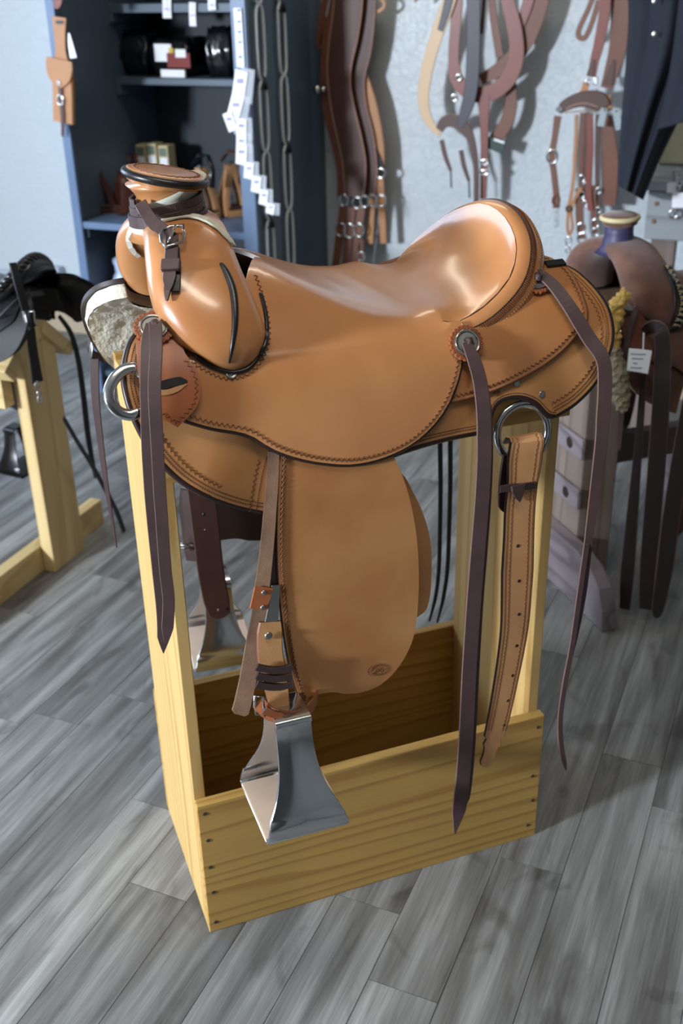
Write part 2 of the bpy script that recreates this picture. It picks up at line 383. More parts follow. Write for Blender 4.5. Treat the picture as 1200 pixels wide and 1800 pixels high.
# ------------------------------------------------------------------ wooden saddle stand
ST_L, ST_D, TB, FB = 0.640, 0.310, 0.0195, 0.286
YC = TB + ST_D/2
stand = empty('saddle_stand', ORI, TURN, 'yellow pine box stand carrying the tan saddle', 'stand')
EH = 0.945
box('end_board', 0, TB, TB, TB+ST_D, 0, EH, MT['pine_up'], stand, 0.0015)
box('end_board', ST_L-TB, ST_L, TB, TB+ST_D, 0, EH, MT['pine_up'], stand, 0.0015)
fb = box('front_board', 0, ST_L+0.004, 0, TB, 0, FB, MT['pine'], stand, 0.0015)
box('back_board', 0, ST_L, TB+ST_D, 2*TB+ST_D, 0, FB, MT['pine'], stand, 0.0015)
box('top_rail', 0.001, ST_L+0.006, 0, TB, 0.867, EH+0.008, MT['pine'], stand, 0.0015)
box('top_rail', 0.001, ST_L+0.006, TB+ST_D, 2*TB+ST_D, 0.867, EH+0.008, MT['pine'], stand, 0.0015)
nail_v, nail_f = latheg([(0.0034,0),(0.0034,0.0006),(0.0028,0.001)], 10)
nme = bpy.data.meshes.new('nail'); nme.from_pydata([tuple(v) for v in nail_v], [], nail_f); nme.materials.append(MT['nail'])
for (nx, nz) in ((0.012,0.268),(0.013,0.21),(0.012,0.15),(0.013,0.092),(0.012,0.022),(0.632,0.262),(0.628,0.15),(0.632,0.09),(0.626,0.03)):
    o = bpy.data.objects.new('nail', nme); COL.objects.link(o); o.parent = fb; o.location = (nx, -0.0002, nz); o.rotation_euler = (pi/2,0,0)
# ------------------------------------------------------------------ saddle cross-section (same along the bars)
def softmin(a, b, k=0.012): m = min(a,b); return m - k*log(exp(-(a-m)/k)+exp(-(b-m)/k))
ZB = smooth_tab([(0,1.17),(0.05,1.135),(0.105,1.10),(0.15,1.07),(0.183,1.04),(0.208,1.0),(0.225,0.95),(0.237,0.9),(0.245,0.85),(0.255,0.7),(0.262,0.5),(0.268,0.15)], 10)
ZTOP = 1.098
CS = []; acc = 0; prev = None
for i in range(0, 120):
    wq = 0.18*i/90 if i < 90 else None
    if wq is None: break
    CS.append((wq, softmin(ZTOP, interp(ZB, wq))))
ztail = CS[-1][1]
for wq, zq in ZB:
    if wq > 0.1805: CS.append((wq, softmin(ZTOP, zq)))
AR = [0.0]
for a, b in zip(CS, CS[1:]): AR.append(AR[-1]+sqrt((b[0]-a[0])**2+(b[1]-a[1])**2))
A_W = list(zip(AR, [c[0] for c in CS])); A_Z = list(zip(AR, [c[1] for c in CS]))
Z_A = sorted(zip([c[1] for c in CS], AR)); Z_W = sorted(zip([c[1] for c in CS], [c[0] for c in CS])); W_A = sorted(zip([c[0] for c in CS], AR))
ZMAX = CS[0][1]
def surf(x, a, off=0.0, far=False):
    wv, z = interp(A_W, a), interp(A_Z, a)
    e = 0.004; dw = interp(A_W, a+e)-interp(A_W, max(0,a-e)); dz = interp(A_Z, a+e)-interp(A_Z, max(0,a-e))
    l = sqrt(dw*dw+dz*dz); nw, nz = -dz/l, dw/l
    wv += nw*off; z += nz*off
    return V((x, YC+wv if far else YC-wv, z)), V((0, nw if far else -nw, nz))
def hit_side(u, v, off=0.0):
    d = ray(u, v)
    def outside(t):
        p = CAM_S+d*t; wv = YC-p.y
        if p.z > ZMAX+off: return True
        if wv < 0: return False
        return wv > interp(Z_W, p.z-off*0.5)+off*0.85
    t = 0.7
    while t < 2.6 and outside(t): t += 0.01
    lo, hi = t-0.01, t
    for _ in range(26):
        m = (lo+hi)/2
        if outside(m): lo = m
        else: hi = m
    p = CAM_S+d*lo; wv = YC-p.y
    a = interp(W_A, wv) if wv < 0.12 else interp(Z_A, p.z)
    return p.x, a
def px_outline(pts, n=6):
    """pixel outline; a third element 1 marks a sharp corner"""
    m = len(pts); corners = [i for i, p in enumerate(pts) if len(p) > 2]
    P = [(p[0],p[1]) for p in pts]
    if not corners: return cr(P, n, True)
    out = []
    for k, c in enumerate(corners):
        d = corners[(k+1)%len(corners)]
        seg = [P[c]]; i = c
        while True:
            i = (i+1)%m; seg.append(P[i])
            if i == d: break
        out += cr(seg, n)[:-1]
    return out
def inpoly(p, poly):
    c = False; x, y = p
    for (x1,y1),(x2,y2) in zip(poly, poly[1:]+poly[:1]):
        if (y1 > y) != (y2 > y) and x < (x2-x1)*(y-y1)/(y2-y1)+x1: c = not c
    return c
def dseg(p, poly):
    b = 9
    for (x1,y1),(x2,y2) in zip(poly, poly[1:]+poly[:1]):
        dx, dy = x2-x1, y2-y1; l = dx*dx+dy*dy
        t = 0 if l == 0 else max(0, min(1, ((p[0]-x1)*dx+(p[1]-y1)*dy)/l))
        b = min(b, (p[0]-x1-t*dx)**2+(p[1]-y1-t*dy)**2)
    return sqrt(b)
def sheet2d(name, poly, mapf, mats, parent, th, step=0.012, far=False, rim=1):
    poly = [tuple(p) for p in poly]
    pts = [V(p) for p in poly]; n = len(pts)
    x0,x1 = min(p[0] for p in poly), max(p[0] for p in poly); y0,y1 = min(p[1] for p in poly), max(p[1] for p in poly)
    gy = y0; r = 0
    while gy < y1:
        gx = x0+(step/2 if r%2 else 0)
        while gx < x1:
            if inpoly((gx,gy), poly) and dseg((gx,gy), poly) > step*0.45: pts.append(V((gx,gy)))
            gx += step
        gy += step*0.87; r += 1
    v2, _, f2, _, _, _ = delaunay_2d_cdt(pts, [], [list(range(n))], 1, 1e-6)
    vs = []; ns = []
    for p in v2:
        q, nn = mapf(p[0], p[1]); vs.append(q); ns.append(nn)
    fs = []
    for f in f2:
        a,b,c = (vs[f[0]],vs[f[1]],vs[f[2]])
        if (b-a).cross(c-a).dot(ns[f[0]]) < 0: f = list(reversed(f))
        fs.append(tuple(f))
    o = mk(name, vs, fs, mats, parent)
    if th:
        solid(o, th, rim); es = o.modifiers.new('crisp', 'EDGE_SPLIT'); es.split_angle = radians(50)
    return o
def near_outline(px, off, n=6): return [hit_side(u, v, off) for u, v in px_outline(px, n)]
def sheet(name, poly, off, mats, parent, th, far=False, step=0.012):
    return sheet2d(name, poly, lambda x,a: surf(x,a,off,far), mats, parent, th, step)
def inset(line, d, closed=False):
    """offset an open or closed 2D line to its left by d"""
    P = [V((p[0],p[1])) for p in line]; out = []; n = len(P)
    for i in range(n):
        a = P[(i-1)%n] if closed or i > 0 else P[i]; b = P[(i+1)%n] if closed or i < n-1 else P[i]
        t = (b-a); t = t.normalized() if t.length > 1e-9 else V((1,0))
        out.append((P[i].x-t.y*d, P[i].y+t.x*d))
    return out
def res2(line, ds):
    P = resample([V((p[0],p[1],0)) for p in line], ds); return [(p.x,p.y) for p in P]
def tool_line(name, line, mapf, mat_, parent, style='line', d=0.008, r=0.0006, pitch=0.0075, amp=0.0042):
    """stamped or sewn line following a 2D line; style line / zigzag / stitch"""
    parts = []
    if style == 'zigzag':
        L = res2(inset(line, d), pitch/2); B = inset(L, amp)
        pts = [(L[i] if i%2 else B[i]) for i in range(len(L))]
        parts.append(tubeg([mapf(*p)[0] for p in pts], r, n=4, cap=False))
    elif style == 'stitch':
        L = res2(inset(line, d), 0.0034)
        for i in range(0, len(L)-1, 1):
            a, b = V(L[i]), V(L[i+1]); q = [tuple(a+(b-a)*0.1), tuple(a+(b-a)*0.8)]
            parts.append(tubeg([mapf(*p)[0] for p in q], r, n=4))
    else:
        L = res2(inset(line, d), 0.006); parts.append(tubeg([mapf(*p)[0] for p in L], r, n=4, cap=False))
    v, f = join(parts); return mk(name, v, f, mat_, parent)
def area2(poly): return 0.5*sum(a[0]*b[1]-b[0]*a[1] for a,b in zip(poly, poly[1:]+poly[:1]))

saddle = empty('western_saddle', ORI, TURN, 'polished tan leather western saddle on the pine box stand', 'saddle')
# ------------------------------------------------------------------ skirts with fleece
skirt_px = [(300,590,1),(283,566),(255,574),(232,596),(221,630),(219,668),(228,710),(243,748),(268,792),(310,838),(360,870),(415,890),(462,900,1),
            (470,850),(482,800,1),(600,770),(690,800,1),(745,782),(800,768),(861,757,1),(862,735),(875,707),(908,697),(940,706),(962,728),(976,731,1),(1012,708),(1046,672),(1066,632),(1077,590),
            (1070,545),(1048,510),(1015,478),(985,463),(945,452,1),(930,490),(895,560),(800,625),(650,640),(450,650),(340,620)]
SK = near_outline(skirt_px, 0.0)
if area2(SK) < 0: SK.reverse()
for far in (False, True):
    sk = sheet('skirt', SK, 0.0, [MT['skirt_leather'], MT['edge']], saddle, 0.007, far)
    fl = sheet2d('fleece_lining', inset(SK[::2], 0.006, True), lambda x,a: surf(x,a,-0.008,far), [MT['fleece'], MT['fleece']], sk, 0.022, 0.009)
    tx = bpy.data.textures.get('wool') or bpy.data.textures.new('wool', 'CLOUDS'); tx.noise_scale = 0.012
    dm = fl.modifiers.new('wool', 'DISPLACE'); dm.texture = tx; dm.strength = 0.008; dm.mid_level = 0.5; dm.texture_coords = 'LOCAL'
    fl['label'] = 'cream woolly fleece lining'
for sg in (-1, 1):      # wooden tree bars that bear on the stand's rails
    q = [(YC+sg*0.115,1.040),(YC+sg*0.150,1.035),(YC+sg*0.195,0.975),(YC+sg*0.197,0.956),(YC+sg*0.150,0.956),(YC+sg*0.125,0.995)]
    prism('tree_bar', q, 'x', 0.10, 0.58, MT['brown_under'], saddle, 0.004)
# border tooling on the near skirt: front lobe and rear lobe
def on_skirt(x, a): return surf(x, a, 0.0004)
i462 = min(range(len(SK)), key=lambda i: (V(SK[i])-V(hit_side(462,900))).length)
i300 = min(range(len(SK)), key=lambda i: (V(SK[i])-V(hit_side(283,566))).length)
def seg_of(poly, p, q):
    i = min(range(len(poly)), key=lambda k: (V(poly[k])-V(hit_side(*p))).length); j = min(range(len(poly)), key=lambda k: (V(poly[k])-V(hit_side(*q))).length)
    if i <= j: s1 = poly[i:j+1]; s2 = poly[j:]+poly[:i+1]
    else: s1 = poly[i:]+poly[:j+1]; s2 = poly[j:i+1]
    return s1 if len(s1) < len(s2) else s2
fr_seg = seg_of(SK, (283,566), (462,900)); up_seg = seg_of(SK, (462,900), (482,800))
re_seg = seg_of(SK, (976,731), (945,452)); re2 = seg_of(SK, (690,800), (861,757))
tool_line('border_stitching', fr_seg, on_skirt, MT['thread'], saddle, 'stitch', 0.007, 0.0006)
tool_line('border_stitching', fr_seg, on_skirt, MT['thread'], saddle, 'stitch', 0.012, 0.0006)
tool_line('border_tooling', fr_seg[10:], on_skirt, MT['tool'], saddle, 'zigzag', 0.017, 0.0008)
tool_line('border_tooling', up_seg[2:], on_skirt, MT['tool'], saddle, 'zigzag', 0.017, 0.0008)
tool_line('border_stitching', up_seg, on_skirt, MT['thread'], saddle, 'stitch', 0.010, 0.0006)
tool_line('border_stitching', re_seg, on_skirt, MT['thread'], saddle, 'stitch', 0.008, 0.0006)
tool_line('border_stitching', re_seg, on_skirt, MT['tool'], saddle, 'line', 0.013, 0.0006)
tool_line('border_tooling', re_seg, on_skirt, MT['tool'], saddle, 'zigzag', 0.018, 0.0008)
tool_line('border_stitching', re2, on_skirt, MT['thread'], saddle, 'stitch', 0.007, 0.0006)
tool_line('border_stitching', re2, on_skirt, MT['tool'], saddle, 'line', 0.011, 0.0006)
cut_seg = seg_of(SK, (861,757), (976,731))
tool_line('border_stitching', cut_seg, on_skirt, MT['thread'], saddle, 'stitch', 0.005, 0.0006)
for k_,(sg_) in enumerate((fr_seg, re_seg, re2, cut_seg, up_seg)):
    tube('edge_binding', [surf(x,a,-0.0045)[0] for x,a in res2(sg_,0.006)], 0.0052 if k_ < 4 else 0.003, MT['edge'], saddle, n=7)
for (u,v) in ((952,693),(908,674),(872,690)):
    p, n = surf(*hit_side(u,v), 0.0006); lathe('rivet', [(0.0052,0),(0.0052,0.0008),(0.004,0.0012)], MT['dull_steel'] if u != 872 else MT['tool'], saddle, 16, frame_m(p, n))
# ------------------------------------------------------------------ rear jockeys
rj_px = [(800,588,1),(845,574),(880,553),(905,522),(925,486),(936,450,1),(965,456),(992,472),(1014,500),(1028,535),(1032,560),(1024,578),(1012,592),(985,620),(940,652),(880,682),(830,699),(780,712,1)]
RJ = near_outline(rj_px, 0.006)
if area2(RJ) < 0: RJ.reverse()
for far in (False, True): rj = sheet('rear_jockey', RJ, 0.0075, [MT['seat_leather'], MT['edge_tan']], saddle, 0.006, far)
def on_rj(x,a): return surf(x,a,0.0084)
for rs in (seg_of(RJ, (940,450), (1032,560)), seg_of(RJ, (1032,560), (780,712))):
    tool_line('border_tooling', rs, on_rj, MT['tool'], saddle, 'zigzag', 0.005, 0.0008)
    tube('edge_binding', [surf(x,a,0.0045)[0] for x,a in res2(rs,0.006)], 0.0034, MT['edge_tan'], saddle, n=7)
# ------------------------------------------------------------------ seat with its side jockeys and cantle dish
ZCX = smooth_tab([(0.05,1.13),(0.17,1.122),(0.205,1.112),(0.245,1.092),(0.279,1.075),(0.325,1.056),(0.371,1.047),(0.40,1.048),(0.46,1.06)], 8)
WS, OFFJ = 0.18, 0.013
jock_px = [(322,742),(372,756),(436,768),(478,792),(520,807),(570,817),(620,819),(672,808),(720,786),(762,750),(790,710),(806,668),(812,640),(818,600)]
JE = [hit_side(u,v,OFFJ) for u,v in cr(jock_px, 8)]
JE = sorted(JE)
XJ0, XJ1 = JE[0][0], JE[-1][0]
A_S = interp(W_A, WS)
def z_top(x, wv): return softmin(interp(ZCX, x), interp(ZB, wv)) + OFFJ*0.9
XS_END = 0.418
nT, nR, nJ = 12, 30, 16
xs = [XJ0+(XS_END-XJ0)*i/nR for i in range(nR+1)]
xj = xs+[XS_END+(XJ1-XS_END)*i/5 for i in range(1,6)]
def w0(x):
    t = max(0, min(1, (x-0.10)/(0.203-0.10))); return 0.165*(1-t**1.6)**1.15 if t < 1 else 0
vid = {}; sv = []; sf = []
def addv(key, p):
    if key not in vid: vid[key] = len(sv); sv.append(V(p))
    return vid[key]
WA_, TIPZ, TIPX, HC, DX = 0.186, 1.048, 0.447, 0.128, 0.128
ARCT = cr([(0.440,-0.008,1.046),(0.487,0.0,1.062),(0.538,0.022,1.092),(0.566,0.055,1.124),(0.577,0.095,1.148),(0.578,0.14,1.164),(0.572,0.19,1.166),(0.557,0.245,1.147),(0.544,0.285,1.122),(0.525,0.317,1.092),(0.506,0.338,1.062),(0.486,0.350,1.035),(0.455,0.358,1.022)], 8)
def arch(t):
    k = (t+1)/2*(len(ARCT)-1); i = min(int(k), len(ARCT)-2); return V(ARCT[i]).lerp(V(ARCT[i+1]), k-i)
nC = 14
for side_ in (-1, 1):
    for i, x in enumerate(xs):
        for j in range(nT+1):
            wv = w0(x)+(WS-w0(x))*j/nT
            key = ('t', i, 0 if (w0(x) == 0 and j == 0) else side_*(j+1) if w0(x) else side_*j)
            addv(('t',i,side_,j) if not (w0(x)==0 and j==0) else ('c',i), (x, YC+side_*wv, z_top(x, wv)))
    def K(i,j): return vid[('c',i)] if ('c',i) in vid and j == 0 else vid[('t',i,side_,j)]
    for i in range(len(xs)-1):
        for j in range(nT):
            q = (K(i,j),K(i+1,j),K(i+1,j+1),K(i,j+1)); sf.append(q if side_ > 0 else q[::-1])
    # dish: from the seat up to the cantle arch
    R0 = len(xs)-1
    for r in range(1, nC+1):
        for j in range(nT+1):
            t = side_*j/nT; S0 = V((XS_END, YC+t*WS, z_top(XS_END, abs(t)*WS))); A = arch(t); ch = (A-S0).length
            T0 = V((1,0,0.02))*ch*(0.95-0.1*abs(t)); T1 = (V((0.25,0,1))*(1-abs(t)**3)+V((1,0,0.3))*abs(t)**3).normalized()*ch*1.0
            s = r/nC; h1=2*s**3-3*s**2+1; h2=-2*s**3+3*s**2; h3=s**3-2*s**2+s; h4=s**3-s**2
            p = S0*h1+A*h2+T0*h3+T1*h4
            addv(('d',r,side_,j) if j else ('dc',r), p)
    def D(r,j):
        if r == 0: return K(R0,j)
        return vid[('dc',r)] if j == 0 else vid[('d',r,side_,j)]
    for r in range(nC):
        for j in range(nT):
            q = (D(r,j),D(r+1,j),D(r+1,j+1),D(r,j+1)); sf.append(q if side_ > 0 else q[::-1])
    # side jockey hanging from the seat edge
    def ja(x):  # lower edge arc coordinate at x
        return max(interp(JE, x), A_S+0.003)
    for i, x in enumerate(xj):
        ae = ja(x); zt = z_top(min(x,XS_END), WS)
        base, _ = surf(x, A_S, OFFJ)
        for k in range(1, nJ+1):
            a = A_S+(ae-A_S)*k/nJ
            p, n = surf(x, a, OFFJ, side_ > 0); dz = (zt-base.z)*max(0, 1-(a-A_S)/0.06)
            addv(('j',i,side_,k), p+V((0,0,dz)))
        if i > R0:
            b = surf(x, A_S, OFFJ, side_ > 0)[0]; addv(('j',i,side_,0), b+V((0,0,zt-base.z)))
    def J(i,k):
        if k == 0: return K(i,nT) if i <= R0 else vid[('j',i,side_,0)]
        return vid[('j',i,side_,k)]
    for i in range(len(xj)-1):
        for k in range(nJ):
            q = (J(i,k),J(i+1,k),J(i+1,k+1),J(i,k+1)); sf.append(q if side_ > 0 else q[::-1])
seat = mk('seat', sv, sf, [MT['seat_leather'], MT['edge']], saddle)
solid(seat, 0.006); es = seat.modifiers.new('crisp', 'EDGE_SPLIT'); es.split_angle = radians(50)
def on_jk(x,a): return surf(x,a,OFFJ+0.0004)
je2 = [(x, a) for x, a in JE if x > XJ0 and a > A_S+0.02]
tube('edge_binding', [surf(x,a,OFFJ-0.0045)[0] for x,a in res2(je2,0.006)], 0.0046, MT['edge'], saddle, n=7)
pz = res2(je2, 0.0038); parts = []
zz = []
for i, (x,a) in enumerate(pz):
    i0, i1 = max(0,i-1), min(len(pz)-1,i+1); tx_, ta = pz[i1][0]-pz[i0][0], pz[i1][1]-pz[i0][1]; l = sqrt(tx_*tx_+ta*ta)
    d = 0.004+(0.0045 if i%2 else 0); zz.append((x+ta/l*d, a-tx_/l*d))
v_, f_ = tubeg([on_jk(*p)[0] for p in zz], 0.0008, n=4, cap=False); mk('border_tooling', v_, f_, MT['tool'], saddle)
# ------------------------------------------------------------------ cantle: rolled rim, braid and back
ARC = [arch(-1+2*i/64) for i in range(65)]
back = V((0.93,0,-0.36)).normalized()
vs=[]; fs=[]; nb=16; braid=[]; seam=[]; stit=[]
Tn, _ = frames(ARC)
for i, A in enumerate(ARC):
    t = -1+2*i/64; T = Tn[i]
    b_ = (back - T*back.dot(T)).normalized(); o_ = T.cross(b_)      # outwards from the dish
    cen = V((0.5, YC, 1.05))
    if o_.dot(A-cen) < 0: o_ = -o_
    e = 1-0.25*abs(t)**8; hb, ho = 0.026*e, 0.0165*e
    c = A + b_*(hb*1.0) - o_*(ho*0.25)
    for k in range(nb):
        an = 2*pi*k/nb; vs.append(c+b_*(-hb*cos(an))+o_*(ho*sin(an)*(1 if sin(an)>0 else 1.15)))
    braid.append(c+b_*(-hb*0.30)+o_*(ho*0.99)); seam.append(c+b_*(hb*0.05)+o_*(ho*1.03)); stit.append((c+b_*(hb*0.30)+o_*(ho*0.985), c+b_*(hb*0.56)+o_*(ho*0.86)))
for i in range(64):
    for k in range(nb): fs.append((i*nb+k, i*nb+(k+1)%nb, (i+1)*nb+(k+1)%nb, (i+1)*nb+k))
fs += [tuple(range(nb)), tuple(64*nb+k for k in range(nb-1,-1,-1))]
rim = fixn(mk('cantle_rim', vs, fs, MT['seat_leather'], saddle))
tube('rim_seam', braid, 0.0011, MT['edge'], rim, n=5)
tube('rim_seam', seam, 0.0008, MT['tool'], rim, n=5)
br = resample(braid, 0.0035); bs = resample([s for s in seam], 0.0035); parts=[]
for i in range(2, min(len(br), len(bs))-2, 1):
    parts.append(tubeg([br[i]+V((0,0,0.0002)), (br[i]+bs[min(i+1,len(bs)-1)])*0.5+V((0,0,0.0008)), bs[min(i+1,len(bs)-1)]], 0.0009, n=4))
v_, f_ = join(parts); mk('braided_inlay', v_, f_, MT['edge_tan'], rim)
parts=[]; S1 = resample([s[0] for s in stit], 0.0052); S2 = resample([s[1] for s in stit], 0.0052)
for a, b in list(zip(S1, S2))[12:-12]: parts.append(tubeg([a, (a+b)*0.5+V((0.0004,0,0.0006)), b], 0.00075, n=4))
v_, f_ = join(parts); mk('rim_stitching', v_, f_, MT['pale_leather'], rim)
vs=[]; fs=[]; nr=10
for i, A in enumerate(ARC):
    t = -1+2*i/64; c_ = max(0,cos(t*pi/2)); wv = abs(sin(t*pi/2))*0.165
    B = V((0.515+0.085*c_**0.7, YC+(1 if t>0 else -1)*wv, softmin(ZTOP, interp(ZB, wv))+0.004))
    for r in range(nr+1):
        s = r/nr; p = A.lerp(B, s)+V((0.030*sin(s*pi)*c_+0.018*(1-s),0,0.0)); vs.append(p)
for i in range(64):
    for r in range(nr): fs.append((i*(nr+1)+r, i*(nr+1)+r+1, (i+1)*(nr+1)+r+1, (i+1)*(nr+1)+r))
cb = fixn(mk('cantle_back', vs, fs, [MT['seat_leather'],MT['edge']], saddle)); solid(cb, 0.003)
# ------------------------------------------------------------------ fork (swells) as a loft over the gullet
FK = cr([(0.0,1.203,0.036,0.150,0.050),(0.05,1.200,0.030,0.148,0.052),(0.10,1.186,0.022,0.144,0.060),(0.148,1.160,0.016,0.145,0.072),(0.186,1.124,0.019,0.153,0.084),
         (0.209,1.090,0.032,0.158,0.088),(0.218,1.064,0.047,0.156,0.084),(0.216,1.044,0.062,0.149,0.072),(0.203,1.022,0.086,0.128,0.046)], 5)
half = [(w_*(1-0.10*min(1,w_/0.15)),z,a,b,t) for w_,z,a,b,t in FK]
st = [(-w_,z,a,b,t) for w_,z,a,b,t in reversed(FK)][:-1]+half
vs=[]; fs=[]; nk=28
pth = [V((0,s[0],s[1])) for s in st]
for i, s in enumerate(st):
    T = (pth[min(i+1,len(st)-1)]-pth[max(i-1,0)]).normalized(); n = V((0,-T.z,T.y))
    if n.dot(pth[i]-V((0,0,1.04))) < 0: n = -n
    xm, hx, th = (s[2]+s[3])/2, (s[3]-s[2])/2, s[4]
    for k in range(nk):
        an = 2*pi*k/nk; ca, sa = cos(an), sin(an); ex = 0.80
        px_ = (abs(ca)**ex)*(1 if ca>0 else -1); pn = (abs(sa)**ex)*(1 if sa>0 else -1)
        vs.append(V((xm+hx*px_, YC+s[0], s[1]))+n*(th*0.5*(pn-1)))
for i in range(len(st)-1):
    for k in range(nk): fs.append((i*nk+k, i*nk+(k+1)%nk, (i+1)*nk+(k+1)%nk, (i+1)*nk+k))
fs += [tuple(range(nk)), tuple((len(st)-1)*nk+k for k in range(nk-1,-1,-1))]
fork = fixn(mk('fork', vs, fs, MT['seat_leather'], saddle)); subd(fork, 1)
def bvh_of(*objs):
    vs=[]; fs=[]
    for o in objs:
        k=len(vs); vs += [v.co.copy() for v in o.data.vertices]; fs += [tuple(i+k for i in p.vertices) for p in o.data.polygons]
    return BVHTree.FromPolygons(vs, fs)
FBV = bvh_of(fork)
def hit(bv, u, v, off=0.0):
    loc, n, i, d = bv.ray_cast(CAM_S, ray(u,v).normalized())
    if loc is None: return None
    if n.dot(ray(u,v)) > 0: n = -n
    return loc+n*off, n
def path_on(bv, px, off, n=6):
    P=[]; N=[]
    for u,v in cr(px, n):
        h = hit(bv,u,v,off)
        if h: P.append(h[0]); N.append(h[1])
    return P, N
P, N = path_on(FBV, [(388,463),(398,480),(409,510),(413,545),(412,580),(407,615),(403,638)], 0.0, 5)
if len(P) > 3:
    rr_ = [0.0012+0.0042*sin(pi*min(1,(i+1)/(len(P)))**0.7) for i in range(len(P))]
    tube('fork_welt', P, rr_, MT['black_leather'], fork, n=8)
# tan plug screw at the fork's foot
p, n = surf(*hit_side(408,667,OFFJ), OFFJ+0.001)
sc = lathe('screw', [(0.0075,0),(0.0075,0.002),(0.006,0.003),(0.0055,0.0022),(0.0028,0.0022),(0.0022,0.0032)], MT['dull_steel'], saddle, 20, frame_m(p,n))
# zigzag tooling round the fork's foot
ln = [(q.x,q.y) for q in resample([V((q[0],q[1],0)) for q in cr([(328,616),(342,636),(372,654),(402,664),(432,657),(452,640),(466,612),(470,580),(465,545),(455,510),(446,484)],8)], 4.6)]
SBV = bvh_of(seat); zz=[]
FSB = bvh_of(seat, fork)
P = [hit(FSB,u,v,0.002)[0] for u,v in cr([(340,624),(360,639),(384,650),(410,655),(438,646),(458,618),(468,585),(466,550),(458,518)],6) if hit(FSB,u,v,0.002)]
tube('fork_welt', P, 0.0030, MT['black_leather'], fork, n=7)  # black tube drawn in for the shadow line in the gap round the fork's foot
for i,(u,v) in enumerate(ln):
    a = ln[max(0,i-1)]; b = ln[min(len(ln)-1,i+1)]; tx_,ty_ = b[0]-a[0], b[1]-a[1]; l = sqrt(tx_*tx_+ty_*ty_) or 1
    d = 5.5 if i%2 else 0; h = hit(SBV, u-ty_/l*d, v+tx_/l*d, 0.0005)
    if h: zz.append(h[0])
if len(zz) > 4: v_, f_ = tubeg(zz, 0.0009, n=4, cap=False); mk('border_tooling', v_, f_, MT['tool'], saddle)
# ------------------------------------------------------------------ horn
HX = V((0.080, YC, 1.150))
nk0 = V((0.078, YC, 1.188)); nk1 = V((0.076, YC, 1.236)); cap_c = V((0.0775, YC, 1.245)); cap_n = V((0.19, -0.03, 1)).normalized()
axis = (nk1-nk0).normalized()
vs=[]; fs=[]; nn_=36
prof = [(0.060,-0.020),(0.050,-0.004),(0.0435,0.010),(0.0405,0.022),(0.040,0.032),(0.043,0.042),(0.049,0.050),(0.054,0.055)]
lathe('horn_neck', prof, MT['seat_leather'], saddle, 36, frame_m(nk0, axis))
Mc = frame_m(cap_c, cap_n)
cap = lathe('horn_cap', [(0.030,-0.012),(0.052,-0.006),(0.0560,0.002),(0.0565,0.006),(0.054,0.0098),(0.050,0.0108),(0.025,0.0125),(0.002,0.013)], MT['seat_leather'], saddle, 48, Mc)
tube('cap_edge', [Mc@V((0.0555*cos(2*pi*k/48),0.0555*sin(2*pi*k/48),0.0035)) for k in range(48)], 0.0058, MT['black_leather'], cap, True, 10)
zz=[Mc@V(((0.047 if k%2 else 0.0425)*cos(2*pi*k/56),(0.047 if k%2 else 0.0425)*sin(2*pi*k/56),0.0114)) for k in range(56)]
v_,f_ = tubeg(zz, 0.0009, True, 4); mk('cap_tooling', v_, f_, MT['tool'], cap)
# pale mulehide wrap: sleeve whose upper edge climbs to the cap at the back right
vs=[]; fs=[]; nw_=48; rows=7
Mn = frame_m(nk0, axis)
rprof = [(-0.022,0.066),(-0.006,0.054),(0.010,0.0465),(0.022,0.0445),(0.032,0.044),(0.042,0.047),(0.050,0.0535),(0.056,0.059),(0.064,0.0605)]
for k in range(nw_):
    an = 2*pi*k/nw_
    top = 0.044+0.014*cos(an-radians(8)); bot = -0.008
    for r in range(rows+1):
        h = bot+(top-bot)*r/rows; R_ = interp(rprof, h); vs.append(Mn@V((R_*cos(an),R_*sin(an),h)))
for k in range(nw_):
    for r in range(rows): a=k*(rows+1)+r; b=((k+1)%nw_)*(rows+1)+r; fs.append((a,b,b+1,a+1))
hwp = fixn(mk('horn_wrap', vs, fs, MT['mule'], saddle)); solid(hwp, 0.003, None, 1)
# mulehide tails lying over the fork
for px, wd in (([(268,386),(246,392),(233,406),(229,422),(235,438),(245,448)],0.011),([(285,391),(320,383),(352,386),(380,401),(402,424),(410,434)],0.013)):
    P,N = path_on(FBV, px, 0.003, 6)
    if len(P)>3: ribbon('wrap_tail', P, N, [wd*(0.5+0.5*sin(pi*(0.15+0.75*i/len(P)))) for i in range(len(P))], 0.003, MT['mule'], hwp)
# ------------------------------------------------------------------ front rigging flap with slot, conchos, strings
fp_px = [(322,618,1),(328,640),(346,664),(353,690),(346,722),(312,757,1),(276,738,1),(262,724),(250,700),(246,660),(244,625),(250,598),(268,580),(292,576),(312,588)]
FP = near_outline(fp_px, 0.016)
if area2(FP) < 0: FP.reverse()
flap = sheet('rigging_flap', FP, 0.021, [MT['red_leather'], MT['edge_tan']], saddle, 0.007)
def on_fp(x,a): return surf(x,a,0.0214)
tool_line('flap_tooling', seg_of(FP, (328,640), (276,738)), on_fp, MT['tool'], flap, 'zigzag', 0.003, 0.0006)
sl = [surf(*hit_side(u,v,0.02),0.0216) for u,v in cr([(276,700),(292,692),(312,687),(332,686)],5)]
ribbon('flap_slot', [p for p,n in sl], [n for p,n in sl], [0.011,0.012,0.0125]+[0.012]*(len(sl)-6)+[0.008,0.005,0.002], 0.0008, MT['black_leather'], flap)
sl = [surf(*hit_side(u,v,0.02),0.0222) for u,v in cr([(278,704),(295,704),(312,699),(331,690)],5)]
ribbon('slot_edge', [p for p,n in sl], [n for p,n in sl], [0.007]*(len(sl)-5)+[0.006,0.005,0.003,0.002,0.001], 0.0008, MT['pale_leather'], flap)
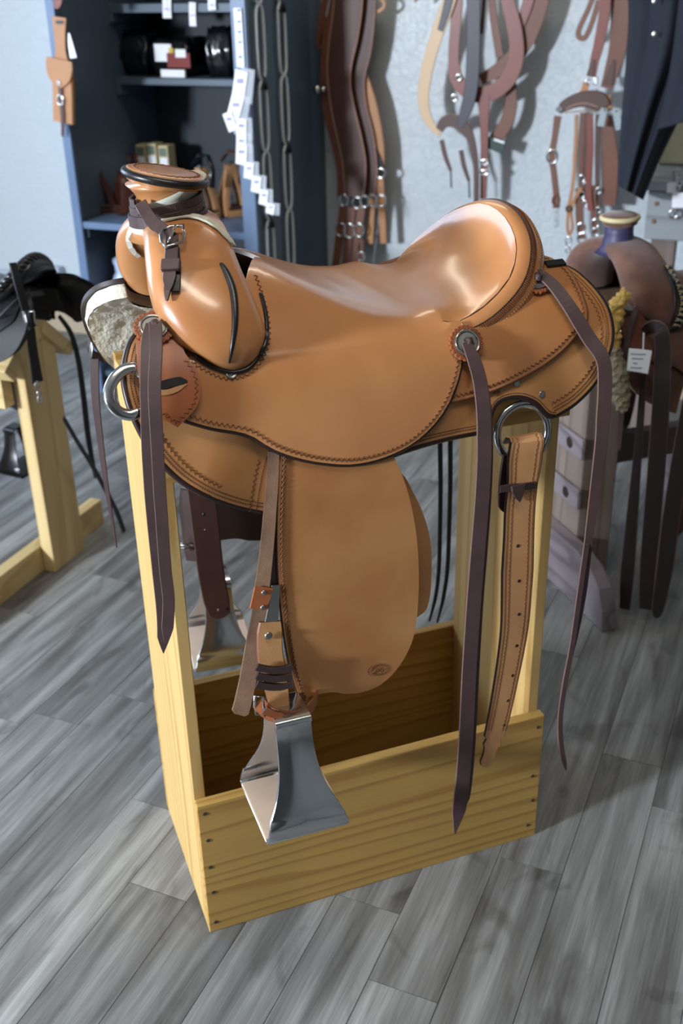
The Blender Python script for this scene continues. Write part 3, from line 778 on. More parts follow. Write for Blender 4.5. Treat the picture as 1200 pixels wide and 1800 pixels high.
def concho(u, v, off, r=0.0185, r2=0.0262, nsc=22, tilt=None, bv=None):
    if bv: p, n = hit(bv, u, v, off)
    else: p, n = surf(*hit_side(u,v,off), off)
    M_ = frame_m(p, n)
    vs=[]; fs=[]; k_=nsc*6
    for h in (0, 0.004):
        for k in range(k_):
            an=2*pi*k/k_; R_=r2*(0.92+0.08*abs(sin(an*nsc/2))**0.7); vs.append(M_@V((R_*cos(an),R_*sin(an),h)))
    fs=[tuple(range(k_-1,-1,-1)), tuple(range(k_,2*k_))]+[(k,(k+1)%k_,k_+(k+1)%k_,k_+k) for k in range(k_)]
    ro = fixn(mk('concho_rosette', vs, fs, MT['red_leather'], saddle, smooth=False))
    parts=[]
    for k in range(nsc):
        an=2*pi*(k+.5)/nsc; c=M_@V((r2*0.86*cos(an),r2*0.86*sin(an),0.0042)); parts.append(tubeg([c+(M_.to_3x3()@V((0.0022*cos(b),0.0022*sin(b),0))) for b in [2*pi*q/8 for q in range(8)]],0.0005,True,4))
    v_,f_=join(parts); mk('stamped_beads', v_, f_, MT['tool'], ro)
    co = lathe('concho', [(r,0.004),(r,0.0066),(r*0.96,0.0076),(r*0.87,0.0073),(r*0.84,0.0064),(r*0.80,0.0064),(r*0.4,0.0070),(0.001,0.0072)], MT['concho_grey'], saddle, 32, M_)
    tube('concho_rim', [M_@V((r*0.965*cos(2*pi*k/32),r*0.965*sin(2*pi*k/32),0.0068)) for k in range(32)], 0.0011, MT['steel'], co, True, 6)
    tube('concho_ring', [M_@V((r*0.84*cos(2*pi*k/32),r*0.84*sin(2*pi*k/32),0.0068)) for k in range(32)], 0.0006, MT['black_leather'], co, True, 5)
    for sx in (-1,1): box_ = mk('slot', [M_@V(q) for q in boxv(-0.0055,0.0055,sx*0.0042-0.0011,sx*0.0042+0.0011,0.0076,0.0094)], BOXF, MT['black_leather'], co, smooth=False)
    kn = tube('string_knot', [M_@V(q) for q in ((-0.002,0.0055,0.008),(0.001,0.003,0.0125),(0.001,-0.003,0.0135),(-0.001,-0.009,0.011))], [0.004,0.0058,0.006,0.0045], MT['string'], co, n=8, flat=0.6)
    return M_
C1 = concho(278,610,0.022); C2 = concho(820,614,0.0145); C3 = concho(944,508,0.010, 0.0185, 0.0255)
def hang(name, px, offs, width, parent=saddle, th=0.0035, m='string', n=6, tip=True, split=None, wtab=None):
    Q = cr([(u,v,o) for (u,v),o in zip(px, offs)], n); P=[]; N=[]
    for u,v,o in Q:
        p, nn = surf(*hit_side(u,v,o), o); P.append(p); N.append(nn+V((-0.25,0,0)))
    k = len(P); W = []
    for i in range(k):
        f = i/(k-1); wd = width*(interp(wtab, f) if wtab else 1.0)
        if tip and f > 0.93: wd *= max(0.06, (1-f)/0.07)
        W.append(wd)
    return ribbon(name, P, N, W, th, MT[m], parent, edge=MT['string_edge'] if m == 'string' else None)
hang('saddle_string', [(280,618),(268,650),(262,720),(262,800),(268,900),(278,1000),(286,1080),(287,1147)], [0.034,0.034,0.034,0.03,0.02,0.016,0.014,0.012], 0.0175)
hang('saddle_string', [(286,618),(284,650),(276,720),(278,800),(283,900),(290,1000),(296,1060),(291,1137)], [0.036,0.037,0.039,0.034,0.025,0.02,0.018,0.016], 0.0165)
hang('saddle_string', [(822,620),(835,650),(845,690),(850,760),(846,860),(838,960),(830,1060),(822,1180),(816,1300),(808,1395),(797,1462)], [0.027,0.028,0.028,0.03,0.03,0.03,0.03,0.03,0.03,0.03,0.03], 0.0215, th=0.0045, wtab=[(0,0.6),(0.1,0.9),(0.3,1.0),(1,1.15)])
hang('saddle_string', [(824,622),(838,655),(847,695),(853,760),(850,860),(843,960),(835,1060),(828,1180),(822,1300),(815,1380),(806,1432)], [0.024,0.024,0.024,0.025,0.024,0.024,0.024,0.024,0.024,0.024,0.024], 0.0205, th=0.004, wtab=[(0,0.6),(0.1,0.9),(0.3,1.0),(1,1.15)])
hang('saddle_string', [(948,506),(975,520),(1005,558),(1035,605),(1058,640),(1062,680),(1056,760),(1043,860),(1030,960)], [0.022,0.022,0.022,0.022,0.03,0.03,0.03,0.03,0.03], 0.0215, th=0.004, tip=False, wtab=[(0,0.75),(0.3,1.0),(0.7,1.0),(1,0.6)])
hang('saddle_string', [(1028,955),(1016,1040),(1003,1130),(990,1200),(982,1260),(984,1310),(992,1352)], [0.030]*7, 0.0085, th=0.005)
hang('saddle_string', [(1034,955),(1024,1040),(1008,1120),(993,1180),(984,1240),(981,1290),(983,1330)], [0.026]*7, 0.0075, th=0.005)
# dark tab joining the rear jockeys over the top
tp=surf(*hit_side(974,466,0.008),0.008); Mt_=frame_m(tp[0],tp[1])
jt=mk('jockey_tab',[Mt_@V(q) for q in boxv(-0.016,0.016,-0.005,0.009,0.0,0.004)],BOXF,MT['black_leather'],saddle,smooth=False); bevel(jt,0.001)
# ------------------------------------------------------------------ front D ring and rear rigging ring
dp = cr([(243,658),(222,662),(204,676),(194,696),(196,716),(210,731),(230,736),(246,732)],6)
P=[surf(*hit_side(u,v,0.012),0.012)[0] for u,v in dp]
x_mid = surf(*hit_side(262,697,0.010),0.008)[0]
tube('dee_ring', P+[x_mid+V((0,0,-0.018)),x_mid+V((0,0,0.018))], 0.0078, MT['steel'], saddle, True, 10, 0.6, up=V((0,-1,0)))
P,N=[],[]
for u,v in ((262,664),(248,668),(240,690),(246,715),(262,724)):
    p,n=surf(*hit_side(u,v,0.016),0.016); P.append(p)
sr = at_y(920,757,-0.078)
rc = surf(*hit_side(920,759,-0.006),-0.0085)
M_=frame_m(rc[0], rc[1]); rg=[M_@V((0.0425*cos(2*pi*k/40),0.0425*sin(2*pi*k/40),0)) for k in range(40)]
rr = tube('rigging_ring', rg, 0.0062, MT['steel'], saddle, True, 10, 0.7, up=rc[1])
tube('ring_groove', [M_@V((0.0425*cos(2*pi*k/40),0.0425*sin(2*pi*k/40),0.0036)) for k in range(40)], 0.0012, MT['black_leather'], rr, True, 5)
# ------------------------------------------------------------------ rear cinch billet folded through the ring
bil = [(925,782),(921,800),(918,830),(914,866),(911,900),(909,950),(907,1000),(905,1050),(902,1100),(895,1150),(886,1200),(874,1260),(862,1305),(850,1345)]
Q=cr(bil,9); P=[];N=[]
for u,v in Q:
    p,n=surf(*hit_side(u,v,0.026),0.026); P.append(p); N.append(n+V((-0.05,0,0)))
# over the ring and down behind
topp = P[0]; loop = [topp+V((0,0.022,-0.004)), topp+V((0,0.016,0.004)), topp+V((0,0.006,0.0065))]
PB = loop+P; NB=[V((0,1,0.4)),V((0,0.6,1)),V((0,-0.3,1))]+N
WB=[]
for i in range(len(PB)):
    f=i/(len(PB)-1); WB.append(0.056*interp([(0,1),(0.14,1.0),(0.22,0.90),(0.38,0.90),(0.48,0.96),(0.58,0.90),(0.86,0.72),(0.90,0.68),(0.908,0.50),(0.925,0.60),(0.935,0.46),(0.955,0.40),(0.975,0.46),(0.99,0.36),(1,0.15)],f))
billet = ribbon('cinch_billet', PB, NB, WB, 0.0055, MT['pale_leather'], saddle, edge=MT['edge'])
for sgn in (-1,1):
    L1=[];L2=[]
    T,_=frames([V(p) for p in PB])
    for i in range(2,len(PB)-14):
        n=V(NB[i]);n=(n-T[i]*n.dot(T[i])).normalized();s_=T[i].cross(n)
        L1.append(PB[i]+n*0.003+s_*(sgn*WB[i]*0.40)); L2.append(PB[i]+n*0.003+s_*(sgn*WB[i]*0.30))
    tube('billet_stitching', L1, 0.0005, MT['tool'], billet, n=4)
    z1=resample(L2,0.0036); v_,f_=tubeg([p+V((sgn*0.0022*(i%2),0,0)) for i,p in enumerate(z1)],0.0005,n=4); mk('billet_tooling',v_,f_,MT['tool'],billet)
for (u,v) in ((906,958),(908,1019),(908,1077),(904,1132),(897,1184),(889,1228),(882,1271)):
    p,n=surf(*hit_side(u,v,0.026),0.0292); lathe('billet_hole',[(0.0028,0),(0.0026,0.0004)],MT['edge'],billet,12,frame_m(p,n))
inner=[surf(*hit_side(u,v,0.012),0.012) for u,v in cr([(896,800),(890,840),(888,880),(890,900)],4)]
ribbon('billet_tail',[p for p,n in inner],[n for p,n in inner],[0.026]*(len(inner)-3)+[0.02,0.014,0.006],0.005,MT['edge'],billet)
kp=[surf(*hit_side(u,v,0.031),0.031) for u,v in cr([(876,861),(895,858),(918,856),(940,853)],4)]
ribbon('billet_keeper',[p for p,n in kp],[n for p,n in kp],0.011,0.004,MT['string'],billet)
kp=[surf(*hit_side(u,v,0.034),0.034) for u,v in ((908,853),(908,862),(909,872),(910,882))]
ribbon('keeper_knot',[p for p,n in kp],[n for p,n in kp],[0.024,0.022,0.014,0.002],0.005,MT['string'],billet)
# ------------------------------------------------------------------ fenders
fd_px = [(492,790,1),(489,860),(487,930),(488,1000),(493,1060),(500,1120),(511,1180),(522,1216),(529,1240),(545,1222,1),(580,1216),(610,1219),(640,1215),(668,1203),(695,1178),(716,1145),(728,1110),(734,1060),(735,1000),(731,940),(720,880),(704,830),(684,790,1),(590,770)]
FD = near_outline(fd_px, 0.006)
if area2(FD) < 0: FD.reverse()
def curl(x,a,off,far):
    p,n = surf(x,a,off,far); return p,n
for far in (False, True):
    fe = sheet('fender', FD, 0.0065 if not far else 0.0065, [MT['skirt_leather'] if not far else MT['skirt_leather'], MT['edge']], saddle, 0.006, far, 0.014)
    if far: fe['label'] = 'brown flesh side of the far fender'; fe.data.materials[0] = MT['dark_brown']
for sg_ in (seg_of(FD,(492,790),(529,1240)), seg_of(FD,(545,1222),(684,790))): tube('edge_binding', [surf(x,a,0.0035)[0] for x,a in res2(sg_,0.006)], 0.0024, MT['edge'], saddle, n=7)
def on_fd(x,a): return surf(x,a,0.0083)
fseg = seg_of(FD, (492,790),(522,1216)); tool_line('fender_tooling', fseg, on_fd, MT['tool'], saddle, 'zigzag', 0.004, 0.0009)
fseg = seg_of(FD, (545,1222),(684,790)); tool_line('fender_tooling', fseg, on_fd, MT['tool'], saddle, 'zigzag', 0.005, 0.0009)
tool_line('fender_tooling', fseg, on_fd, MT['tool'], saddle, 'line', 0.0025, 0.0005)
# oval maker's stamp near the fender's lower corner
ox, oa = hit_side(659,1177,0.007)
parts=[]
for k in range(18):
    an=2*pi*k/18; p=on_fd(ox+0.0125*cos(an)+0.002*sin(an),oa-0.0085*sin(an)+0.003*cos(an))[0]
    parts.append(tubeg([p+V((0.0016*cos(b),0,0.0016*sin(b))) for b in [2*pi*q/6 for q in range(6)]],0.0005,True,4))
for q in (((-0.005,0.003),(0.001,-0.003),(0.006,0.002)),((-0.003,0.001),(0.004,0.0035)),((0.0,-0.0035),(0.0,0.004))):
    parts.append(tubeg([on_fd(ox+a,oa+b)[0] for a,b in q],0.0006,n=4))
v_,f_=join(parts); mk('maker_stamp', v_, f_, MT['tool'], saddle)
# under-fender sheet showing behind the rear edge
uf_px=[(650,820,1),(700,826),(728,868),(748,915),(757,960),(758,1010),(755,1050),(745,1076),(715,1082),(690,1000)]
UF=near_outline(uf_px,-0.016)
sheet('under_fender', UF, -0.014, [MT['skirt_leather'],MT['edge_tan']], saddle, 0.004)
# ------------------------------------------------------------------ stirrup leathers
def strap_px(name, px, off, width, m, th=0.005, n=6, edge=None, parent=saddle, nb=V((0,0,0)), wl=None):
    P=[];N=[]
    offs = off if isinstance(off,list) else [off]*len(px)
    for u,v,o in cr([(a,b,c) for (a,b),c in zip(px,offs)],n):
        p,nn=surf(*hit_side(u,v,o),o); P.append(p);N.append(nn+nb)
    W=[width*interp(wl,i/(len(P)-1)) for i in range(len(P))] if wl else width
    return ribbon(name,P,N,W,th,m,parent,edge=edge)
sl1 = strap_px('stirrup_leather', [(481,795),(479,840),(475,890),(471,940),(466,990),(461,1030),(456,1080),(447,1130),(437,1190),(426,1240),(421,1256)], [0.004]*5+[0.004,0.0,-0.002,-0.004,-0.006,-0.006], 0.0215, MT['brown_under'], 0.005, wl=[(0,0.75),(0.4,0.95),(0.75,1.2),(0.95,1.25),(1,0.8)], nb=V((-0.3,0,0)))
strap_px('stirrup_leather', [(489,800),(487,870),(484,940),(481,1010),(478,1040)], 0.001, 0.012, MT['string'], 0.004)
kpr = strap_px('leather_keeper', [(443,1050),(458,1051),(473,1053)], 0.010, 0.034, MT['red_leather'], 0.004)
for (u,v) in ((463,1041),(461,1067)):
    p,n=surf(*hit_side(u,v,0.012),0.013); lathe('rivet',[(0.004,0),(0.004,0.001),(0.0025,0.002)],MT['dull_steel'],kpr,14,frame_m(p,n))
bp_ = strap_px('buckle_plate', [(484,1028),(482,1050),(479,1072),(476,1092)], 0.008, 0.018, MT['dull_steel'], 0.003, wl=[(0,0.7),(1,1.1)])
nk = strap_px('stirrup_neck', [(474,1092),(473,1120),(474,1150),(480,1180),(485,1210),(490,1240),(497,1275),(503,1296)], [0.006,0.010,0.014,0.018,0.024,0.030,0.034,0.036], 0.038, MT['pale_leather'], 0.007, edge=MT['edge_tan'], wl=[(0,0.85),(0.1,1.0),(0.45,1.0),(0.6,0.9),(0.9,0.62),(1,0.3)])
p,n=surf(*hit_side(471,1117,0.016),0.0155); lathe('rivet',[(0.006,0),(0.006,0.001),(0.004,0.0026),(0.001,0.003)],MT['dull_steel'],nk,18,frame_m(p,n))
for i in range(3):
    y0=1168+i*15; strap_px('wrap_band', [(450,y0+3),(462,y0+6),(480,y0+8),(498,y0+7),(512,y0+3)], 0.026, 0.0115, MT['string'], 0.004, edge=MT['edge'], parent=nk)
hb = strap_px('hobble_strap', [(452,1232),(470,1250),(490,1256),(515,1256),(535,1248),(550,1234),(556,1222)], [0.036,0.046,0.052,0.052,0.044,0.026,0.008], 0.021, MT['red_leather'], 0.004, edge=MT['edge_tan'])
p0,n0=surf(*hit_side(453,1237,0.04),0.042); Mb=frame_m(p0, n0+V((-0.8,0,0)))
tube('hobble_buckle',[Mb@V(q) for q in ((-0.006,-0.016,0),(0.006,-0.016,0),(0.007,0,0),(0.006,0.016,0),(-0.006,0.016,0),(-0.007,0,0))],0.0022,MT['steel'],hb,True,8)
strap_px('strap_tail', [(462,1244),(480,1252),(496,1252)], 0.056, 0.013, MT['red_leather'], 0.003, parent=hb, edge=MT['edge'], wl=[(0,1),(0.8,0.9),(1,0.15)])
# ------------------------------------------------------------------ stirrups: bell-shaped aluminium bands
def stirrup(c, rz, tilt=0.0):
    """c: centre of the tread's underside; opening runs along local X"""
    e_loc = Matrix.Translation(V(c)) @ Matrix.Rotation(rz,4,'Z') @ Matrix.Rotation(tilt,4,'X')
    # band centre line in local (y,z) with half width along x
    half = [(q[0]*1.14,q[1]*1.12,q[2]*1.02) for q in ((0.0,0.0,0.062),(0.045,0.0,0.062),(0.0655,0.002,0.062),(0.069,0.010,0.0605),(0.066,0.030,0.054),(0.058,0.055,0.041),(0.048,0.080,0.032),(0.040,0.105,0.028),(0.034,0.130,0.027),(0.031,0.150,0.027),(0.027,0.156,0.027),(0.014,0.158,0.026),(0.0,0.158,0.026))]
    hs = cr(half,4); ring=[(y,z,w_) for y,z,w_ in hs]+[(-y,z,w_) for y,z,w_ in reversed(hs)][1:-1]
    vs=[];fs=[];k=len(ring); th=0.0042
    pts=[V((0,r[0],r[1])) for r in ring]
    for i in range(k):
        T=(pts[(i+1)%k]-pts[(i-1)%k]).normalized(); n=V((0,T.z,-T.y))
        if n.dot(pts[i]-V((0,0,0.07)))<0: n=-n
        w_=ring[i][2]
        for a,b in ((-1,0.4),(-0.97,1),(-0.5,1),(0,1),(0.5,1),(0.97,1),(1,0.4),(1,-0.4),(0.97,-1),(0.5,-1),(0,-1),(-0.5,-1),(-0.97,-1),(-1,-0.4)):
            vs.append(e_loc@(pts[i]+V((a*w_,0,0))+n*(b*th/2-(0.006*a*a if 0.03<ring[i][1]<0.165 else 0.0))))
    for i in range(k):
        for q in range(14): a=i*14+q; b=i*14+(q+1)%14; j=(i+1)%k; fs.append((a,b,j*14+(q+1)%14,j*14+q))
    o=fixn(mk('stirrup',vs,fs,MT['alu'],saddle)); es=o.modifiers.new('es','EDGE_SPLIT'); es.split_angle=radians(35)
    o['label']='polished aluminium bell-shaped stirrup'
    vs=[e_loc@V((sx*0.0635,y,z)) for sx in (-1,1) for y,z in ((-0.069,0.0035),(0.069,0.0035),(0.069,0.0075),(-0.069,0.0075))]
    tr=fixn(mk('stirrup_tread',vs,[(0,1,2,3),(7,6,5,4),(0,4,5,1),(1,5,6,2),(2,6,7,3),(3,7,4,0)],MT['tread'],o,smooth=False)); bevel(tr,0.0015)
    box_pts=[e_loc@V(q) for q in ((0,0,0.150),(0,0,0.170))]
    return o
stirrup((0.126,-0.128,0.360), radians(-1), radians(-3))
stirrup((0.166,0.487,0.255), radians(-6), radians(4))
# ------------------------------------------------------------------ far side gear seen under the saddle
def far_strap(name, px, ys, width, m, th=0.005, edge=None, nb=V((0,-1,0)), wl=None):
    P=[at_y(u,v,y) for u,v,y in cr([(a,b,c) for (a,b),c in zip(px,ys)],6)]
    W=[width*interp(wl,i/(len(P)-1)) for i in range(len(P))] if wl else width
    return ribbon(name,P,nb,W,th,m,saddle,edge=edge)
far_strap('far_latigo', [(352,850),(358,900),(364,950),(370,1000),(377,1040),(384,1070),(388,1086)], [0.40,0.40,0.40,0.405,0.41,0.41,0.41], 0.050, MT['dark_brown'], 0.005, nb=V((-0.25,-1,0)), wl=[(0,1),(0.75,1.0),(0.92,0.8),(1,0.2)])
for (u,v) in ((358,904),(361,932),(384,1072)): p=at_y(u,v,0.398); lathe('latigo_hole',[(0.003,0),(0.003,0.0006)],MT['string_edge'] if v>1000 else MT['black_leather'],saddle,10,frame_m(p,V((-0.2,-1,0))))
far_strap('far_stirrup_leather', [(330,862),(328,890),(332,930),(336,965),(340,985)], [0.47]*5, 0.030, MT['dark_brown'], 0.006, nb=V((-0.8,-1,0)))
pf=at_y(330,958,0.46); tube('far_buckle',[pf+V(q) for q in ((-0.02,0,0.006),(0.016,0,-0.004),(0.016,0,-0.012),(-0.02,0,-0.004))],0.003,MT['steel'],saddle,True,6)
for px in ([(773,770),(774,850),(773,930),(771,1000),(765,1050),(754,1092)],[(791,770),(791,850),(789,930),(786,1000),(779,1050),(768,1094)]):
    far_strap('far_string', px, [0.44]*6, 0.010, MT['black_leather'], 0.004, wl=[(0,1),(0.8,0.8),(1,0.3)])
# far front concho, its buckle strap and string
pf=at_y(163,612,0.44); Mf=frame_m(pf, V((-1,0.1,0.25)))
fc=lathe('far_concho',[(0.019,0),(0.019,0.002),(0.015,0.004),(0.006,0.006),(0.001,0.0062)],MT['dull_steel'],saddle,24,Mf)
P=[at_y(u,v,0.438) for u,v in cr([(184,566),(170,588),(160,604),(162,620),(186,632)],5)]
ribbon('far_strap',P,V((-1,-0.6,0.2)),0.014,0.004,MT['dark_brown'],saddle)
P=[at_y(u,v,0.44) for u,v in cr([(166,625),(168,700),(177,780),(188,860),(198,920),(205,962)],6)]
ribbon('far_string',P,V((-0.6,-1,0)),[0.016*min(1,1.03-i/(len(P)-1)+0.08) for i in range(len(P))],0.004,MT['string'],saddle,edge=MT['string_edge'])
# ------------------------------------------------------------------ strap buckled around the horn (lifts away)
hs = empty('buckled_strap', ORI, TURN, 'dark brown buckled leather strap wound around the saddle horn', 'strap')
Mn2 = frame_m(nk0, axis); P=[];N=[]
turns=2.75; K=110
for i in range(K+1):
    f=i/K; an=radians(200)-2*pi*turns*f; h=0.033-0.030*f+0.004*cos(an); R_=interp(rprof,h)+0.0055+0.001*f
    P.append(Mn2@V((R_*cos(an),R_*sin(an),h))); N.append(Mn2.to_3x3()@V((cos(an),sin(an),0)))
coil = ribbon('strap_coil',P,N,0.0165,0.0035,MT['string'],hs,edge=MT['edge'])
T,_=frames([V(p) for p in P])
for i in range(3,K,9):
    Mh=frame_m(P[i]+N[i]*0.0019,N[i]); lathe('punched_hole',[(0.0016,0),(0.0015,0.0003)],MT['black_leather'],coil,8,Mh)
st_=at_y(250,352,0.135)
hb0=hit(FBV,302,426,0.008)[0]; hb1=hit(FBV,285,410,0.009)[0]
P=[V(q) for q in cr([at_y(247,357,0.142),at_y(257,374,0.118),at_y(271,393,hb1.y*0.6+0.118*0.4),hb1,hb0],6)]
ribbon('strap_tail',P,V((-0.35,-1,0.55)),0.0175,0.0035,MT['string'],hs,edge=MT['edge'])
P,N=path_on(FBV,[(303,420),(303,440),(302,460),(301,480),(299,500),(297,531)],0.007,5)
ribbon('strap_point',P,N,[0.0175*(1 if i/len(P)<0.72 else max(0.08,(1-i/len(P))/0.28)) for i in range(len(P))],0.0035,MT['string'],hs,edge=MT['edge'])
P,N=path_on(FBV,[(306,440),(308,470),(308,495),(307,514)],0.0035,5)
ribbon('strap_under',P,N,0.015,0.003,MT['black_leather'],hs)
h=hit(FBV,304,429,0.011); Mb=frame_m(h[0],h[1])
tube('strap_buckle',[hit(FBV,u,v,0.012)[0] for u,v in ((302,412),(322,410),(324,424),(320,438),(296,446),(288,438),(286,426),(290,416))],0.0022,MT['steel'],hs,True,8)
tube('buckle_tongue',[hit(FBV,u,v,0.0135)[0] for u,v in ((298,440),(304,428),(309,412))],0.0017,MT['steel'],hs,n=8)
hk=hit(FBV,303,473,0.006); Mk=frame_m(hk[0],hk[1],CR)
kb=mk('strap_keeper',[Mk@V(q) for q in boxv(-0.0125,0.0125,-0.0085,0.0085,-0.002,0.0075)],BOXF,MT['string'],hs,smooth=False); bevel(kb,0.002)
# ================================================================== background, in the room frame
EYE = V((0,0,CAM_S.z))
def rray(u,v): return RZ@ray(u,v)
def rY(u,v,y): d=rray(u,v); return EYE+d*(y/d.y)
def rX(u,v,x): d=rray(u,v); return EYE+d*(x/d.x)
def rZ(u,v,z): d=rray(u,v); return EYE+d*((z-EYE.z)/d.z)
def mpp(p): return (V(p)-EYE).dot(RZ@CF)/FPX       # metres per pixel at a point
def local(o, P): return [p-V(o.location) for p in P]
def wr(name, px, y, wpx, m, parent, th=0.005, n=6, nrm=V((0,-1,0)), edge=None, closed=False):
    """strap in front of the wall: pixel path at depth y (number or list), width in pixels (number or list)"""
    ys = y if isinstance(y,list) else [y]*len(px); ws = wpx if isinstance(wpx,list) else [wpx]*len(px)
    Q = cr([(a,b,c,w_) for (a,b),c,w_ in zip(px,ys,ws)], n, closed); P=[rY(a,b,c) for a,b,c,w_ in Q]; W=[w_*mpp(p) for p,(a,b,c,w_) in zip(P,Q)]
    o0 = parent.location if parent else V((0,0,0))
    return ribbon(name, [p-o0 for p in P], nrm, W, th, m, parent, closed, edge)
def ringp(name, u, v, y, rpx, tpx, m, parent, asp=1.0, nrm=V((0,-1,0)), n=20):
    c = rY(u,v,y); k = mpp(c); M_ = frame_m(c-(parent.location if parent else V((0,0,0))), nrm)
    return tube(name, [M_@V((rpx*k*cos(2*pi*i/n), rpx*k*asp*sin(2*pi*i/n),0)) for i in range(n)], tpx*k, m, parent, True, 8)
def thing(name, u, v, y, label, cat, group=None): return empty(name, rY(u,v,y), 0, label, cat, group)
MT['slate'] = mat('slate blue paint', (76,90,104), 0.45, var=0.1, vscale=5)
MT['slate_edge'] = mat('worn slate paint', (92,112,140), 0.4, var=0.1, vscale=9)
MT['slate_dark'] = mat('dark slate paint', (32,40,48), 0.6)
MT['white_card'] = mat('white card', (232,232,236), 0.6)
MT['lilac_card'] = mat('lilac printed card', (150,140,190), 0.5)
MT['clear'] = mat('clear plastic bag', (225,228,235), 0.12, alpha=0.35)
MT['black_plastic'] = mat('glossy black plastic film', (16,17,20), 0.16, bump=0.9, bscale=22)
MT['red_card'] = mat('red printed card', (120,40,36), 0.5)
MT['yellow_card'] = mat('yellow sticker', (200,170,60), 0.5)
MT['bk_brown'] = mat('dark brown harness leather', (74,42,32), 0.5, var=0.15, vscale=12)
MT['bk_mid'] = mat('mid brown harness leather', (108,64,44), 0.5, var=0.15, vscale=12)
MT['bk_red'] = mat('red brown harness leather', (116,52,36), 0.42, var=0.12, vscale=10)
MT['bk_tan'] = mat('tan harness leather', (168,116,72), 0.5, var=0.12, vscale=10)
MT['bk_pale'] = mat('pale russet leather', (206,176,142), 0.5, var=0.06, vscale=10)
MT['bk_navy'] = mat('near black navy leather', (40,38,52), 0.45, var=0.1, vscale=10)
MT['seam'] = mat('pale edge thread', (150,118,100), 0.7)
MT['navy_cloth'] = mat('navy wool cloth', (24,30,42), 0.9, var=0.2, vscale=40, bump=0.3, bscale=300)
MT['olive_cloth'] = mat('olive canvas', (84,78,58), 0.9, var=0.15, vscale=30)
MT['grey_board'] = wood('weathered grey board', (142,148,152), (104,104,104), 'x', ring=6, freq=6)
MT['grey_post'] = wood('weathered grey timber', (132,118,108), (90,74,66), 'z', ring=6, freq=8)
MT['grey_foot'] = wood('weathered violet grey timber', (134,124,128), (84,74,78), 'y', ring=7, freq=8)
MT['rail_paint'] = mat('pale grey rail paint', (214,220,222), 0.4)
MT['baseb'] = mat('beige baseboard', (176,158,134), 0.6)
MT['pipe'] = mat('painted conduit', (190,198,206), 0.45)
MT['suede'] = mat('rough-out brown leather', (106,70,56), 0.92, var=0.35, vscale=22, bump=0.6, bscale=260, sheen=0.3)
MT['gold_fleece'] = mat('golden fleece', (206,168,84), 0.95, var=0.25, vscale=40, bump=1.0, bscale=140, sheen=0.3)
MT['purple'] = mat('purple black horn wrap', (56,50,84), 0.5)
MT['cream_edge'] = mat('cream rawhide edge', (196,182,140), 0.6)
MT['gloss_black'] = mat('glossy black leather', (14,14,15), 0.25, bump=0.05, bscale=300)
MT['gloss_brown'] = mat('glossy brown leather', (66,34,24), 0.22, var=0.2, vscale=10)
MT['maple'] = mat('varnished pale wood', (176,130,88), 0.35, var=0.2, vscale=12, stretch=(1,1,0.2))
MT['hair'] = mat('grey brown sheepskin', (150,140,116), 0.95, var=0.4, vscale=30, bump=1.0, bscale=120)
# ------------------------------------------------------------------ wall fittings
bb = struct(box('baseboard_back', XL, -2.46, YB-0.016, YB-0.001, 0.0, 0.105, MT['baseb'], bv=0.003))
bb2 = struct(box('baseboard_right', -1.62, XR, YB-0.016, YB-0.001, 0.0, 0.105, MT['baseb'], bv=0.003))
p = rY(112,489,YB-0.03); cn = empty('wall_conduit', (p.x,YB,p.z), 0, 'pale painted conduit and box low on the wall beside the cabinet', 'conduit')
tube('pipe', [V((-0.5,-0.018,0)),V((0.55,-0.018,0))], 0.012, MT['pipe'], cn, n=10)
box('junction_box', -0.10,-0.01,-0.05,-0.001,-0.03,0.05, MT['pipe'], cn, 0.006)
# ------------------------------------------------------------------ slate cabinet
CX0, CX1, CY0, CY1, CH = -2.425, -1.672, 3.43, 4.05, 2.05
cab = empty('shelf_cabinet', (CX0, CY0, 0), 0, 'slate blue open shelf cabinet against the textured wall', 'cabinet')
def cb(nm, x0,x1,y0,y1,z0,z1,m,par=None,bv=0.002):
    return box(nm, x0-CX0,x1-CX0,y0-CY0,y1-CY0,z0,z1,MT[m],par or cab,bv)
cb('side_panel', CX0,CX0+0.022,CY0,CY1,0,CH,'slate'); cb('side_panel', CX1-0.022,CX1,CY0+0.001,CY1,0,CH,'slate')
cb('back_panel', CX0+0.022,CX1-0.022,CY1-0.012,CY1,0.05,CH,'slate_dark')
cb('face_frame', CX0-0.001,CX0+0.034,CY0-0.018,CY0,0,CH,'slate_edge'); cb('face_frame', CX1-0.052,CX1+0.001,CY0-0.018,CY0+0.001,0,CH,'slate_edge')
cb('top_panel', CX0,CX1,CY0,CY1,CH,CH+0.02,'slate')
SH = [0.07]
zl = rY(250,396,CY0).z; cb('shelf', CX0+0.034,CX1-0.052,CY0-0.012,CY1-0.012,zl-0.024,zl,'slate_edge')
ysh = rX(205,143,CX0+0.03).y; zu = rY(300,138,ysh).z; cb('shelf', CX0+0.022,CX1-0.022,ysh,CY1-0.012,zu-0.024,zu,'slate')
zt = rY(300,6,ysh).z; cb('shelf', CX0+0.022,CX1-0.022,ysh,CY1-0.012,zt-0.03,zt,'slate')
for z_ in (zl, zu, zt): cb('shelf_cleat', CX0+0.022,CX0+0.042,ysh if z_ != zl else CY0+0.01,CY1-0.02,z_-0.062,z_-0.0245,'slate')
cb('shelf', CX0+0.022,CX1-0.022,CY0+0.01,CY1-0.012,0.06,0.082,'slate')
